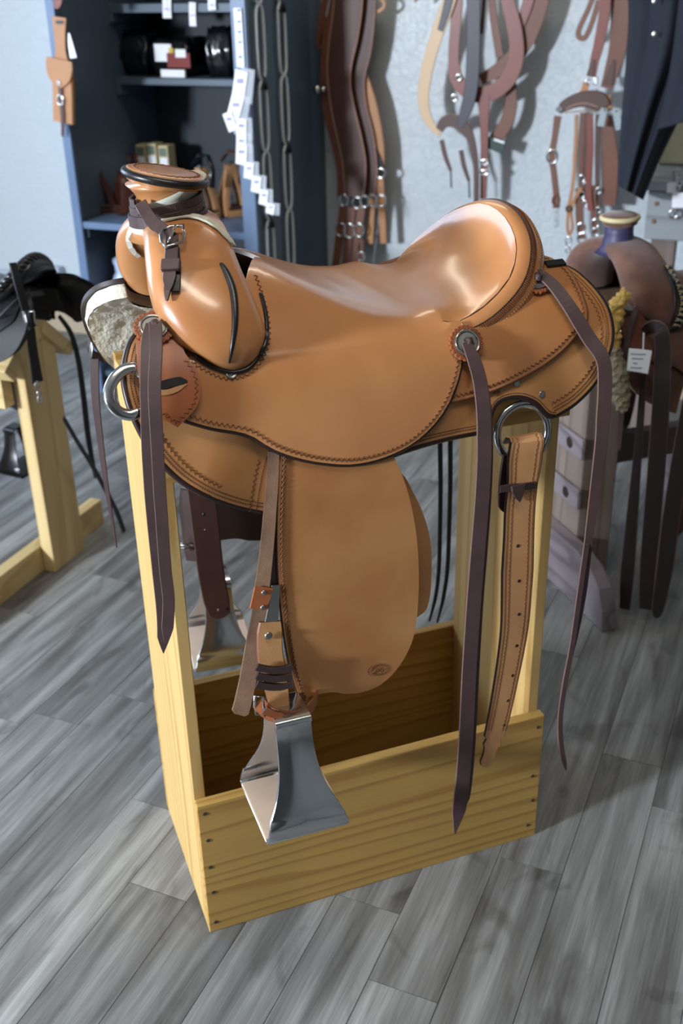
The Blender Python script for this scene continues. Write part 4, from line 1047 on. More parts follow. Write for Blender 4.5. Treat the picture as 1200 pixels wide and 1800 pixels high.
# ---- things on the lower shelf
def put(name, u, y, z, label, cat, group=None):
    """thing standing on a shelf of height z, seen at column u (solves the row by marching)"""
    d = None
    for v in range(0, 900):
        p = rY(u, v, y)
        if p.z <= z: d = p; break
    return empty(name, (d.x, y, z+0.0005), 0, label, cat, group)
def small_stirrup(e, m, w_=0.13, h=0.16, depth=0.075, band=0.012, strapm='bk_brown', rz=0.0):
    half=[(0,0.006),(0.32,0.006),(0.46,0.02),(0.5,0.12),(0.46,0.4),(0.30,0.72),(0.17,0.9),(0.15,1.0),(0,1.0)]
    pts=cr([(a*w_,b*h) for a,b in half],4); ring=pts+[(-a,b) for a,b in reversed(pts)][1:-1]; R_=Matrix.Rotation(rz,3,'Z')
    vs=[];fs=[];k=len(ring)
    for i,(a,b) in enumerate(ring):
        f=b/h; dp=depth*(1-0.55*f)/2
        q=ring[(i+1)%k]; q0=ring[(i-1)%k]; tx_,tz_=q[0]-q0[0],q[1]-q0[1]; l=sqrt(tx_*tx_+tz_*tz_); nx,nz=tz_/l,-tx_/l
        if nx*a+nz*(b-h*0.45)<0: nx,nz=-nx,-nz
        for s_,o_ in ((-1,0),(1,0),(1,-band),(-1,-band)): vs.append(R_@V((a+nx*o_,s_*dp,b+nz*o_)))
    for i in range(k):
        for q in range(4): fs.append((i*4+q,i*4+(q+1)%4,((i+1)%k)*4+(q+1)%4,((i+1)%k)*4+q))
    lo=min(v.z for v in vs); vs=[v-V((0,0,lo)) for v in vs]
    o=fixn(mk('stirrup_body',vs,fs,MT[m],e)); bevel(o,0.003)
    tr=mk('tread',[R_@V(q) for q in boxv(-w_*0.36,w_*0.36,-depth*0.49,depth*0.49,band+0.004,band+0.012)],BOXF,MT[strapm],e,smooth=False); bevel(tr,0.002)
    bo=mk('top_bolt',[R_@V(q) for q in boxv(-w_*0.13,w_*0.13,-0.008,0.008,h*0.985,h*1.05)],BOXF,MT['dull_steel'],e,smooth=False); bevel(bo,0.003)
for i,(u,lab) in enumerate(((180,'glossy dark brown covered stirrup at the cabinet shelf end beside the wall'),(224,'glossy dark brown covered stirrup on the cabinet shelf, right-hand one of the dark pair'))):
    e=put('covered_stirrup',u,3.60+0.01*i,zl,lab,'stirrup','dark stirrups on the cabinet shelf'); small_stirrup(e,'gloss_brown',0.105,0.150,0.085,0.020,'bk_brown',radians(30-70*i))
for i,(u,y_,lab) in enumerate(((360,3.58,'pale varnished wood stirrup lying nearest the cabinet frame'),(410,3.68,'pale varnished wood stirrup with dark strap, right-hand one of the wooden pair'))):
    e=put('wooden_stirrup',u,y_,zl,lab,'stirrup','wooden stirrups on the cabinet shelf'); small_stirrup(e,'maple',0.100,0.185,0.075,0.024,'bk_brown',radians(62-8*i))
    tube('stirrup_strap',[V((-0.05,0.03,0.19)),V((-0.02,0.03,0.225)),V((0.02,0.02,0.222)),V((0.045,0.0,0.18)),V((0.05,-0.02,0.12))],0.011,MT['gloss_black' if i==0 else 'bk_brown'],e,n=8,flat=0.5)
for i,u in enumerate((262,281,301)):
    e=put('product_box',u,3.86,zl,('slim white printed product box, left of the three on the cabinet shelf','slim white printed product box, middle of the three on the cabinet shelf','slim white printed product box, right of the three on the cabinet shelf')[i],'box','product boxes on the cabinet shelf')
    h=0.215+0.006*(i==1); box('carton',-0.021,0.021,-0.03,0.03,0,h,MT['cream_edge'],e,0.002)
    box('printed_panel',-0.016,0.016,-0.0312,-0.030,0.02,h-0.045,MT['white_card'],e,0); box('picture_panel',-0.016,0.016,-0.0312,-0.030,h-0.040,h-0.008,mat('box picture',(96,110,96),0.5) if i==0 else bpy.data.materials['box picture'],e,0)
e=put('hobble_bundle',222,3.80,zl,'upright bundle of dark straps behind the dark covered stirrups','strap bundle')
for k,dx in enumerate((-0.055,0.0,0.05)):
    tube('strap_loop',[V((dx-0.02,0,0.0)),V((dx-0.024,0,0.12)),V((dx-0.014,0,0.205-0.012*k)),V((dx+0.014,0,0.205-0.012*k)),V((dx+0.024,0,0.12)),V((dx+0.02,0,0.0))],0.008,MT[('dull_steel','gloss_black','bk_red')[k]],e,n=6,flat=0.6)
# ---- wrapped packages on the upper shelf
rnd=random.Random(5)
def pack(u,y,z,wx,wy,h,label,rz=0,mm='black_plastic'):
    e=put('wrapped_package',u,y,z,label,'package','plastic wrapped packages on the upper cabinet shelf'); e.rotation_euler=(0,0,rz)
    bm=bmesh.new(); bmesh.ops.create_cube(bm,size=1); bmesh.ops.subdivide_edges(bm,edges=bm.edges,cuts=7,use_grid_fill=True)
    for v in bm.verts:
        x_,y_,z_=v.co; f=1-0.35*(abs(z_*2)**2)*0.6; v.co=V((x_*wx*f+rnd.uniform(-1,1)*0.006,y_*wy*f+rnd.uniform(-1,1)*0.006,(z_+0.5)*h+(rnd.uniform(-1,1)*0.006 if z_>-0.45 else 0)))
    me=bpy.data.meshes.new('film'); bm.to_mesh(me); bm.free(); me.materials.append(MT[mm]); me.polygons.foreach_set('use_smooth',[True]*len(me.polygons))
    o=bpy.data.objects.new('plastic_film',me); COL.objects.link(o); o.parent=e
    return e
e=pack(258,ysh+0.16,zu,0.115,0.2,0.155,'black plastic bundle at the upper shelf end near the wall',0.1)
e=pack(324,ysh+0.13,zu,0.175,0.18,0.13,'black wrapped package with white and red labels on the upper shelf',-0.08)
box('white_label',-0.055,0.02,-0.104,-0.099,0.055,0.115,MT['white_card'],e,0); box('red_label',0.0,0.10,-0.106,-0.100,0.035,0.085,MT['red_card'],e,0); box('price_sticker',0.012,0.032,-0.108,-0.104,0.085,0.102,MT['yellow_card'],e,0)
box('white_label',0.04,0.085,-0.108,-0.104,0.07,0.098,MT['white_card'],e,0); box('white_label',-0.03,0.075,-0.110,-0.100,0.002,0.028,MT['white_card'],e,0)
e=pack(398,ysh+0.15,zu,0.095,0.2,0.165,'black plastic bundle on the upper shelf beside the price strip',0.2)
# ---- hanging tags under the top shelf
for i,(u,v0,v1,wp) in enumerate(((293,0,32,17),(338,8,46,13),(372,0,18,15))):
    t_=thing('price_tag',u,v0,ysh-0.012,('white price tag on a cord, left of the three under the top shelf','white price tag on a cord, middle of the three under the top shelf','white price tag on a cord, right of the three under the top shelf')[i],'tag','tags hanging in the cabinet')
    wr('card',[(u,v0-4),(u,(v0+v1)//2),(u+1,v1)],ysh-0.012,wp,MT['white_card'],t_,0.0012)
    wr('printed_line',[(u-wp*0.3,(v0+v1)//2),(u+wp*0.3,(v0+v1)//2)],ysh-0.0135,2,MT['lilac_card'],t_,0.0006)
    tube('cord',[rY(u,v0-3,ysh-0.012)-t_.location,V((0,0,zt-0.0305-t_.location.z)) ],0.0012,MT['seam'],t_,n=5)
# ---- vertical price strip and cascade of bagged cards on the right frame
ystr=CY0-0.024
s_=thing('price_strip',420,110,ystr,'tall white price strip on the cabinet frame','strip')
wr('strip',[(417,14),(420,60),(423,118)],ystr,15,MT['white_card'],s_,0.002)
for k,vv in enumerate((18,38,56,74,100)): wr('printed_mark',[(416+k*0.8,vv),(422+k*0.8,vv)],ystr-0.0015,4,MT['slate_edge'],s_,0.0006)
cas=[(421,150,30,52,8),(413,190,30,40,14),(404,214,22,34,-20),(424,226,24,34,0),(424,252,24,30,0),(424,272,26,34,2),(437,300,22,28,4),(450,324,22,28,6),(463,347,20,26,6),(475,367,20,18,8)]
names=['topmost','second','left-leaning third','fourth','fifth','sixth','seventh','eighth','ninth','lowest']
for k,(u,v,wp,hp,rot) in enumerate(cas):
    yy=ystr-0.012-0.004*k
    t_=thing('bagged_card',u,v,yy,'white card in a clear bag, %s down the cascade on the cabinet frame'%names[k],'card','bagged cards on the cabinet frame')
    a=radians(rot); dx,dy=sin(a)*hp/2,-cos(a)*hp/2
    wr('card',[(u+dx,v+dy),(u,v),(u-dx,v-dy)],yy,wp*0.8,MT['white_card'],t_,0.0015)
    wr('print_block',[(u+dx*0.3-wp*0.2,v+dy*0.3),(u+dx*0.3+wp*0.2,v+dy*0.3)],yy-0.0012,hp*0.16,MT['lilac_card'],t_,0.0006)
    wr('clear_bag',[(u+wp*0.35+dx*1.1,v+dy*1.15),(u+wp*0.4,v),(u+wp*0.45-dx*1.1,v-dy*1.2)],yy+0.003,wp*0.9,MT['clear'],t_,0.001)
# ---- double metal rails on the cabinet's right side
def rail(name,tops,label):
    (ua,ub)=tops; p=rX(ua,200,CX1+0.012); e=empty(name,(CX1,p.y,0),0,label,'rail','metal rails on the cabinet side')
    zs0,zs1=0.25,1.62; w_=0.052; n=6; seg=(zs1-zs0)/n
    for k in range(n):
        z0=zs0+k*seg; z1=z0+seg
        for s2_ in (-1,1):
            P=[V((0.012,s2_*0.006,z0)),V((0.012,s2_*w_*0.5,z0+0.035)),V((0.012,s2_*w_*0.5,z1-0.035)),V((0.012,s2_*0.006,z1))]
            tube('rod',[V(q) for q in cr(P,4)],0.005,MT['rail_paint'],e,n=7)
        if k%2==ua%2: tube('dark_clip',[V((0.014,-0.022,z0-0.03)),V((0.016,0,z0+0.006)),V((0.014,0.022,z0-0.03))],0.008,MT['black_leather'],e,n=7)
    return e
rail('slotted_rail',(464,0),'double metal rail with dark clips on the cabinet side, nearer the front frame')
rail('slotted_rail',(501,0),'double metal rail with dark clips on the cabinet side, nearer the wall')
# ---- tan pouch on the cabinet's left frame
yp=CY0-0.03; pz=thing('leather_pouch',106,130,yp,'tan leather sheath with buckled flap hanging on the cabinet edge','sheath')
wr('hanger',[(104,30),(105,60),(107,90),(108,112)],yp,[30,24,22,34],MT['bk_tan'],pz,0.006)
wr('slot',[(98,39),(112,39)],yp-0.0035,6,MT['gloss_black'],pz,0.001)
wr('pouch_body',[(110,120),(112,160),(113,215)],yp+0.004,[40,42,42],MT['bk_tan'],pz,0.022)
wr('flap',[(104,104),(104,120),(104,140),(104,153)],yp-0.012,[52,54,42,12],MT['bk_tan'],pz,0.005)
ringp('pouch_buckle',106,176,yp-0.014,6,1.6,MT['steel'],pz,1.4); wr('pouch_strap',[(105,142),(107,170),(110,205),(110,240)],yp-0.012,[8,8,8,5],MT['bk_brown'],pz,0.004)
ringp('snap',103,146,yp-0.016,3,1.5,MT['steel'],pz); wr('tag',[(121,58),(124,78),(129,102)],yp-0.008,[3,10,14],MT['white_card'],pz,0.0015)
e=thing('leather_strap_end',106,5,yp,'russet leather strap end above the tan sheath','strap'); wr('strap',[(108,-60),(106,-20),(101,6),(97,14)],yp,[16,16,16,4],MT['bk_red'],e,0.006)
# pale plastic bag in the bottom compartment
e=put('plastic_bag',236,3.56,0.082,'pale blue crumpled plastic bag in the bottom of the cabinet','bag')
bm=bmesh.new(); bmesh.ops.create_icosphere(bm,subdivisions=4,radius=1)
for v in bm.verts:
    n_=sin(v.co.x*9+v.co.z*7)*0.06+sin(v.co.y*11-v.co.z*13)*0.05+sin(v.co.x*23)*0.02; t_=(v.co.z+1)/2; wv=(0.105*(1-t_)+0.02) if t_<0.85 else 0.02+0.05*(t_-0.85)/0.15
    l=sqrt(v.co.x**2+v.co.y**2) or 1; rr_=wv*min(1,l*1.6)*(1+n_*3); v.co=V((v.co.x/l*rr_,v.co.y/l*rr_*0.8,t_*0.44))
me=bpy.data.meshes.new('bag'); bm.to_mesh(me); bm.free(); me.materials.append(mat('pale blue plastic',(190,205,232),0.35,var=0.12,vscale=20)); me.polygons.foreach_set('use_smooth',[True]*len(me.polygons))
o=bpy.data.objects.new('bag_body',me); COL.objects.link(o); o.parent=e
tube('bag_knot',[V((-0.028,0,0.42)),V((0,0.012,0.435)),V((0.028,0,0.42)),V((0,-0.012,0.43))],0.008,me.materials[0],e,True,6)
# ------------------------------------------------------------------ harness on the back wall
YW = 3.97
def hook(e,u,v,y): 
    tube('wall_peg',[V((0,YB-0.001-e.location.y,rY(u,v,y).z-e.location.z)),V((0,y-0.03-e.location.y,rY(u,v,y).z-e.location.z+0.01))],0.006,MT['dull_steel'],e,n=8)
def billets(e,y,specs,m):
    for (u0,v0,u1,v1,wp) in specs:
        ringp('buckle',u0+(u1-u0)*0.35,v0+(v1-v0)*0.35,y-0.012,wp*0.62,1.5,MT['steel'],e,1.25); wr('billet',[(u0,v0),((u0+u1)/2,(v0+v1)/2),(u1,v1)],y-0.004,[wp,wp,wp*0.9],MT[m],e,0.006)
e=thing('flank_cinch',612,-30,YW-0.05,'wide dark brown flank cinch with pale stitched edges, nearest the cabinet','cinch','cinches on the wall')
A=[(613,-30),(610,20),(603,70),(596,115),(596,150),(602,190),(612,235),(621,280),(623,320),(622,345)]; WA2=[54,54,53,46,42,44,46,44,40,34]
wr('cinch_body',A,YW-0.05,WA2,MT['bk_brown'],e,0.010)
for sg in (-1,1): wr('edge_stitching',[(u+sg*(w_*0.46),v) for (u,v),w_ in zip(A,WA2)],YW-0.0565,2.6,MT['seam'],e,0.0015)
for (u,v) in ((604,352),(627,356),(640,354)): ringp('cinch_ring',u,v,YW-0.056,8,1.8,MT['steel'],e,1.2)
billets(e,YW-0.05,((604,362,588,480,15),(618,364,606,482,16),(635,364,622,478,15),(634,420,636,508,10)),'bk_mid')
e=thing('flank_cinch',645,-30,YW-0.025,'narrower dark brown cinch hanging half behind the wide stitched cinch','cinch','cinches on the wall')
wr('cinch_body',[(646,-30),(645,30),(637,90),(627,140),(630,190),(642,240),(648,300),(645,345)],YW-0.025,[34,34,34,32,32,34,32,28],MT['bk_brown'],e,0.008)
wr('edge_stitching',[(660,-30),(658,30),(651,90),(640,140),(644,190),(656,240),(662,300),(657,345)],YW-0.030,2,MT['seam'],e,0.001)
e=thing('breast_strap',590,-30,YW-0.03,'red brown strap with silver studs at the wide cinch\'s left edge','strap')
wr('strap_body',[(594,-30),(588,30),(576,80),(572,130),(576,190),(590,250),(600,300),(600,346)],YW-0.03,[20,20,20,20,20,18,18,16],MT['bk_mid'],e,0.008)
for (u,r_) in ((557,8),(568,6)):
    c=rY(u,157,YW-0.05); k=mpp(c); lathe('stud',[(r_*k,0),(r_*k*0.8,r_*k*0.5),(0.001,r_*k*0.8)],MT['steel'],e,16,frame_m(c-e.location,V((-0.2,-1,0))))
wr('stud_strap',[(560,157),(585,160)],YW-0.045,8,MT['bk_red'],e,0.004)
e=thing('strap_loop_pair',562,10,YW-0.03,'pair of short brown strap loops left of the wide cinch','strap')
wr('loop',[(575,-20),(566,30),(560,72),(566,76),(576,30)],YW-0.03,[12]*5,MT['bk_mid'],e,0.004); wr('loop',[(590,-20),(580,30),(572,74),(578,76),(590,30)],[YW-0.022]*5,[12]*5,MT['bk_mid'],e,0.004)
e=thing('tan_cinch',655,140,YW-0.012,'tan leather cinch with black tip and two tan billets, right of the dark cinches','cinch')
wr('cinch_body',[(618,90),(636,140),(652,190),(664,250),(668,296)],YW-0.012,[26,26,25,22,18],MT['bk_tan'],e,0.007); wr('black_tip',[(659,258),(664,280),(668,298)],YW-0.018,[4,14,18],MT['gloss_black'],e,0.003)
ringp('cinch_ring',668,304,YW-0.02,9,1.8,MT['steel'],e,0.9); billets(e,YW-0.015,((655,312,650,428,13),(668,312,674,428,13)),'bk_tan')
e=thing('hanging_strap_tip',588,-10,YW-0.02,'small tan strap loop at the top right of the dark cinches','strap'); wr('loop',[(655,-10),(672,0),(674,12),(664,20),(655,14)],YW-0.02,6,MT['bk_tan'],e,0.004)
# second cluster: collars and straps
e=thing('rein_strap',785,-30,YW-0.06,'pale russet strap with dark inlay bowing out to the left','strap')
wr('strap_body',[(800,-40),(788,5),(768,60),(752,115),(744,165),(748,200),(760,222),(775,236)],YW-0.06,[24,24,23,22,21,18,14,10],MT['bk_pale'],e,0.006)
wr('dark_inlay',[(794,-35),(786,10),(773,54)],YW-0.065,[16,15,10],MT['bk_navy'],e,0.003)
e=thing('tie_strap',832,-30,YW-0.08,'near black wide strap hanging in front of the red brown collar','strap')
wr('strap_body',[(832,-40),(832,40),(831,110),(827,160),(818,196),(808,222)],YW-0.08,[25,25,25,24,21,14],MT['bk_navy'],e,0.006)
e=thing('crupper_strap',800,225,YW-0.075,'dark curled strap crossing under the near black strap','strap')
wr('strap_body',[(772,228),(782,214),(800,213),(818,226),(830,252),(836,290),(837,350),(837,400)],YW-0.075,[14,20,22,20,12,9,9,9],MT['bk_brown'],e,0.012,edge=MT['seam'])
for (ua,va,ub,vb) in ((776,246,792,300),(810,264,824,318)):
    wr('tie_thong',[(ua,va),((ua+ub)/2-2,(va+vb)/2),(ub,vb)],YW-0.07,[8,8,6],MT['bk_brown'],e,0.005); wr('tie_cord',[(ub,vb),(ub+1,vb+30)],YW-0.07,3,MT['black_leather'],e,0.003)
e=thing('breast_collar',850,100,YW-0.05,'red brown U-shaped breast collar in the middle of the wall','collar')
wr('collar_body',[(806,-40),(801,40),(797,100),(803,140),(825,162),(850,166),(876,156),(898,132),(908,96),(904,50),(892,0),(888,-40)],YW-0.05,[20,20,20,24,26,27,27,27,26,26,24,22],MT['bk_red'],e,0.008,edge=MT['seam'])
wr('drop_strap',[(850,168),(851,220),(851,280),(849,350)],YW-0.052,[24,16,13,11],MT['bk_red'],e,0.007)
for v in (285,303): ringp('silver_keeper',851,v,YW-0.06,7,2,MT['steel'],e,0.55)
for (u,v) in ((806,136),(798,172)): ringp('silver_ring',u,v,YW-0.058,5,2,MT['steel'],e)
e=thing('harness_strap',880,120,YW-0.03,'brown strap looping behind the red brown collar on its right','strap')
wr('strap_body',[(958,-40),(946,20),(920,80),(882,118),(845,140)],YW-0.03,[28,28,27,24,18],MT['bk_mid'],e,0.007,edge=MT['seam'])
wr('inner_strap',[(938,-40),(926,10),(908,60)],YW-0.036,[20,20,14],MT['bk_red'],e,0.006)
e=thing('harness_strap',890,220,YW-0.02,'brown curved strap end below the collar with a green tag beside it','strap')
wr('strap_body',[(898,140),(898,180),(890,215),(872,242),(855,256)],YW-0.02,[16,22,24,22,16],MT['bk_mid'],e,0.007)
e=thing('hang_tag',873,256,YW-0.04,'small dark green tag with white edge beside the brown curved strap','tag'); wr('card',[(858,250),(885,260)],YW-0.04,[20,22],mat('green card',(22,48,40),0.5),e,0.003); wr('white_edge',[(868,245),(886,251)],YW-0.043,4,MT['white_card'],e,0.001)
e=thing('spur_strap',866,40,YW-0.035,'short brown buckled strap hanging inside the red brown collar','strap'); wr('strap_body',[(864,-20),(866,20),(872,60),(878,100)],YW-0.035,[13,14,15,14],MT['bk_mid'],e,0.007); wr('thin_cord',[(851,-20),(849,20),(846,60)],YW-0.03,6,MT['bk_brown'],e,0.004)
e=thing('strap_tip',576,0,YW-0.02,'dark strap tip at the top between the two harness groups','strap'); wr('strap_body',[(740,-30),(735,-8),(728,4)],YW-0.02,[12,10,3],MT['bk_red'],e,0.005)
# third cluster: headstalls
e=thing('headstall',1050,60,YW-0.05,'red brown headstall strap with silver buckle, right group on the wall','headstall','headstalls on the wall')
wr('crown_strap',[(1066,-40),(1062,20),(1054,70),(1044,110),(1040,135)],YW-0.05,[20,20,19,16,14],MT['bk_red'],e,0.007,edge=MT['seam']); wr('dark_tip',[(1044,104),(1040,120),(1036,134)],YW-0.055,[4,10,12],MT['bk_brown'],e,0.003)
for (u,v) in ((1032,143),(1046,139),(1046,145),(1046,161)): ringp('silver_bead',u,v,YW-0.06,2.6,2.2,MT['steel'],e,n=10)
wr('keeper_strap',[(1030,146),(1026,160),(1018,170)],YW-0.052,12,MT['bk_tan'],e,0.006); wr('cheek_strap',[(1036,200),(1037,260),(1034,330),(1038,370)],YW-0.048,[12,12,12,10],MT['bk_red'],e,0.006)
e=thing('headstall',1078,60,YW-0.03,'wide brown breast strap with dark inlay at the right of the headstalls','headstall','headstalls on the wall')
wr('strap_body',[(1088,-40),(1090,20),(1086,80),(1076,120),(1066,155)],YW-0.03,[32,32,31,26,22],MT['bk_mid'],e,0.008,edge=MT['seam']); wr('dark_inlay',[(1079,105),(1074,125),(1068,150)],YW-0.036,[4,12,16],MT['bk_brown'],e,0.003)
wr('drop_strap',[(1064,205),(1070,250),(1073,300),(1070,360)],YW-0.03,[20,26,28,24],MT['bk_mid'],e,0.007)
e=thing('strap_loop',1030,30,YW-0.035,'brown open strap loop at the left of the headstalls','strap'); wr('loop',[(1048,-20),(1034,15),(1018,50),(1017,64),(1028,66),(1040,40),(1052,0)],YW-0.035,[9]*7,MT['bk_mid'],e,0.010)
e=thing('noseband',1020,180,YW-0.07,'dark noseband with white stitched scroll and silver corner','noseband')
wr('band',[(982,194),(996,184),(1015,176),(1035,174),(1052,178),(1060,190)],YW-0.07,[14,20,24,28,32,26],MT['bk_brown'],e,0.012); wr('scroll_stitching',[(994,192),(1010,184),(1030,182),(1050,188)],YW-0.078,2.2,MT['seam'],e,0.001); wr('scroll_stitching',[(992,198),(1012,196),(1032,194),(1048,196)],YW-0.078,2.2,MT['seam'],e,0.001)
wr('silver_corner',[(979,196),(986,188)],YW-0.079,[10,12],MT['steel'],e,0.002); wr('red_backing',[(1062,168),(1066,196)],YW-0.06,[22,20],MT['bk_tan'],e,0.01)
e=thing('cheek_piece',976,280,YW-0.06,'brown cheek strap with silver buckle hanging from the noseband\'s left corner','strap')
wr('strap_body',[(980,204),(975,240),(970,275),(974,310),(978,350),(977,366)],YW-0.06,[13,11,11,11,11,12],MT['bk_mid'],e,0.007); ringp('silver_buckle',970,275,YW-0.068,9,2,MT['steel'],e,1.3); ringp('buckle_end',977,352,YW-0.066,6,2,MT['bk_mid'],e,1.5)
for v in (372,380,388,396): ringp('chain_link',978,v,YW-0.064,2.2,1.1,MT['steel'],e,1.5,n=10)
e=thing('round_rein',1010,280,YW-0.05,'thin rounded brown rein with rawhide button and metal snap','rein')
wr('rein_body',[(1013,202),(1011,260),(1007,320),(1000,362),(997,395),(1000,412),(1006,400),(1004,370),(1012,345),(1022,330)],YW-0.05,[6,6,6,6,5,5,5,5,6,7],MT['bk_tan'],e,0.008)
ringp('snap_ring',999,424,YW-0.052,5,1.4,MT['steel'],e,1.6); ringp('snap_eye',998,440,YW-0.052,4,1.4,MT['steel'],e,1.2); ringp('rein_button',1000,367,YW-0.052,4,3,MT['bk_brown'],e)
specs=[(1024,202,1022,345,9,'bk_mid','plain mid brown rein behind the headstalls, left one'),(1031,202,1028,360,7,'bk_brown','narrow dark brown rein between the mid brown reins'),(1050,205,1052,372,8,'bk_brown','narrow dark brown strap in front of the wide brown breast strap'),(1018,335,1022,420,14,'bk_mid','short brown curb strap with silver buckles low on the wall'),(1046,330,1046,410,12,'bk_mid','short brown curb strap beside the brown saddle\'s horn')]
for (u0,v0,u1,v1,wp,m,lab) in specs:
    e=thing('leather_rein',u0,v0,YW-0.04,lab,'rein','reins on the wall'); wr('rein_body',[(u0,v0-4),((u0+u1)/2-2,(v0+v1)/2),(u1,v1)],YW-0.04,[wp,wp,wp*0.9],MT[m],e,0.006)
    for f in (0.78,0.98): ringp('silver_buckle',u0+(u1-u0)*f,v0+(v1-v0)*f,YW-0.048,wp*0.55,1.6,MT['steel'],e,1.2,n=12)
for (u0,v0,u1,v1,lab) in ((1062,190,1055,222,'grey card tag hanging from the noseband, left of two'),(1082,192,1088,228,'grey card tag hanging from the noseband, right of two')):
    e=thing('hang_tag',u0,v0,YW-0.085,lab,'tag','grey tags at the headstalls'); wr('card',[(u0,v0),((u0+u1)/2,(v0+v1)/2),(u1,v1)],YW-0.085,[11,12,12],mat('grey card '+lab[-12:],(150,160,164),0.5),e,0.002); wr('string_hole',[(u0,v0+2),(u0+1,v0+5)],YW-0.087,3,MT['black_leather'],e,0.001)
# ------------------------------------------------------------------ navy jacket on the wall at the right
YJ=3.50
e=thing('navy_jacket',1140,-40,YJ,'dark navy jacket hanging at the right of the headstalls','jacket')
def cloth(name,L,R,y0,depth,m,par,folds,ph=0.0):
    rows=len(L); Lc=cr(L,5); Rc=cr(R,5); n=20; vs=[];fs=[]
    for i,(a,b) in enumerate(zip(Lc,Rc)):
        for k in range(n*2):
            f=(k/n) if k<n else 2-k/n; u=a[0]+(b[0]-a[0])*f; v=a[1]+(b[1]-a[1])*f; back=k>=n
            bulge=sin(pi*min(1,max(0,f)))**0.6; yy=y0+(-depth*bulge*(1+0.22*sin(f*folds*2*pi+ph+i*0.05)) if not back else depth*0.4*bulge); vs.append(rY(u,v,yy)-par.location)
    m_=len(Lc)
    for i in range(m_-1):
        for k in range(n*2): a=i*n*2+k; b=i*n*2+(k+1)%(n*2); fs.append((a,b,b+n*2,a+n*2))
    fs+= [tuple(range(n*2)), tuple((m_-1)*n*2+k for k in range(n*2-1,-1,-1))]
    return fixn(mk(name,vs,fs,m,par))
cloth('jacket_body',[(1098,-60),(1104,20),(1100,100),(1092,200),(1086,280),(1084,325)],[(1290,-60),(1285,20),(1260,100),(1205,190),(1160,280),(1130,352)],YJ,0.11,MT['navy_cloth'],e,3)
cloth('sleeve',[(1200,-60),(1190,20),(1180,100),(1165,180),(1150,230)],[(1330,-60),(1330,20),(1320,100),(1290,160),(1250,200)],YJ-0.13,0.06,MT['navy_cloth'],e,2,1.0)
for v in (2,60): 
    c=rY(1150,v,YJ-0.135); lathe('button',[(0.008,0),(0.008,0.002),(0.006,0.003)],MT['dull_steel'],e,14,frame_m(c-e.location,V((0,-1,0))))
e=thing('canvas_bag',1200,250,3.86,'olive canvas cloth hanging behind the navy jacket','cloth'); cloth('canvas_body',[(1140,160),(1136,200),(1132,250),(1130,288)],[(1290,160),(1290,200),(1290,250),(1290,288)],3.93,0.05,MT['olive_cloth'],e,2,0.5)
# ------------------------------------------------------------------ grey board shelf at the right with hooks and cards
yb0=3.62; pb=rY(1130,420,yb0)
e=empty('grey_bench',(pb.x,yb0,0),0,'weathered grey plank bench against the wall behind the brown saddle','bench')
hz=pb.z; box('bench_apron',0,1.3,0,0.04,hz,hz+0.15,MT['grey_board'],e,0.004); box('bench_top',-0.01,1.3,-0.005,0.40,hz+0.152,hz+0.185,MT['grey_board'],e,0.004)
box('bench_leg',0.02,0.10,0.045,0.10,0,hz+0.15,MT['grey_post'],e,0.004); box('bench_leg',1.15,1.23,0.045,0.10,0,hz+0.15,MT['grey_post'],e,0.004)
for (u,v) in ((1154,358),(1149,389)):
    c=rY(u,v,yb0)-e.location; lathe('knot',[(0.008,0),(0.007,0.0008)],MT['brown_under'],e,12,frame_m(c+V((0,-0.0006,0)),V((0,-1,0))))
e2=thing('card_chain',1194,320,yb0-0.03,'small chain with white cards hanging on the grey bench','chain')
for k in range(5): ringp('chain_link',1191+(k%2)*3,302+k*7,yb0-0.03,4,1.6,MT['steel'],e2,1.3,n=10)
wr('white_card',[(1181,352),(1215,352)],yb0-0.03,[26,26],MT['white_card'],e2,0.003); wr('white_card',[(1172,330),(1190,330)],yb0-0.022,[16,20],MT['white_card'],e2,0.003); ringp('snap',1183,376,yb0-0.028,7,2.2,MT['steel'],e2)
wr('hook_bar',[(1184,300),(1184,345)],yb0-0.012,3,MT['dull_steel'],e2,0.004)
# ------------------------------------------------------------------ saddles behind: same build, other leathers
def other_saddle(e, mm, skip=()):
    """copy the near saddle's main parts (and their sub-parts) with other materials"""
    for o in list(saddle.children):
        nm=o.name.split('.')[0]
        if nm not in mm: continue
        def dup(src,par,ms):
            c=src.copy(); c.data=src.data.copy(); COL.objects.link(c); c.parent=par
            for i in range(len(c.data.materials)): c.data.materials[i]=MT[ms[min(i,len(ms)-1)]]
            if 'label' in c: del c['label']
            return c
        c=dup(o,e,mm[nm])
        for ch in o.children:
            cn_=ch.name.split('.')[0]
            if cn_ in mm: dup(ch,c,mm[cn_])
# ---- pale pine stand and black saddle at the left
XP=-1.729
ls=empty('pine_saddle_stand',(XP,2.2,0),0,'pale two-by-six sawhorse stand under the black saddle at the left','stand')
def lb(nm,x0,x1,y0,y1,z0,z1,m): return box(nm,x0-XP,x1-XP,y0-2.2,y1-2.2,z0,z1,MT[m],ls,0.003)
ztp=rX(80,590,XP).z
lb('post',XP-0.038,XP,2.135,2.28,0,ztp,'pine_pale'); lb('base_beam',XP-0.078,XP-0.0385,1.70,2.445,0,rX(190,868,XP-0.04).z,'pine_pale_y')
lb('post',XP-0.64,XP-0.602,2.135,2.28,0,ztp,'pine_pale'); lb('base_beam',XP-0.602+0.0005,XP-0.563,1.70,2.445,0,0.14,'pine_pale_y')
yr=2.207
XE=XP+0.012
qr=[rX(u,v,XE) for u,v in ((80,562),(132,606),(125,625),(75,586))]; ql=[rX(u,v,XE) for u,v in ((48,578),(56,600),(26,672),(8,655))]
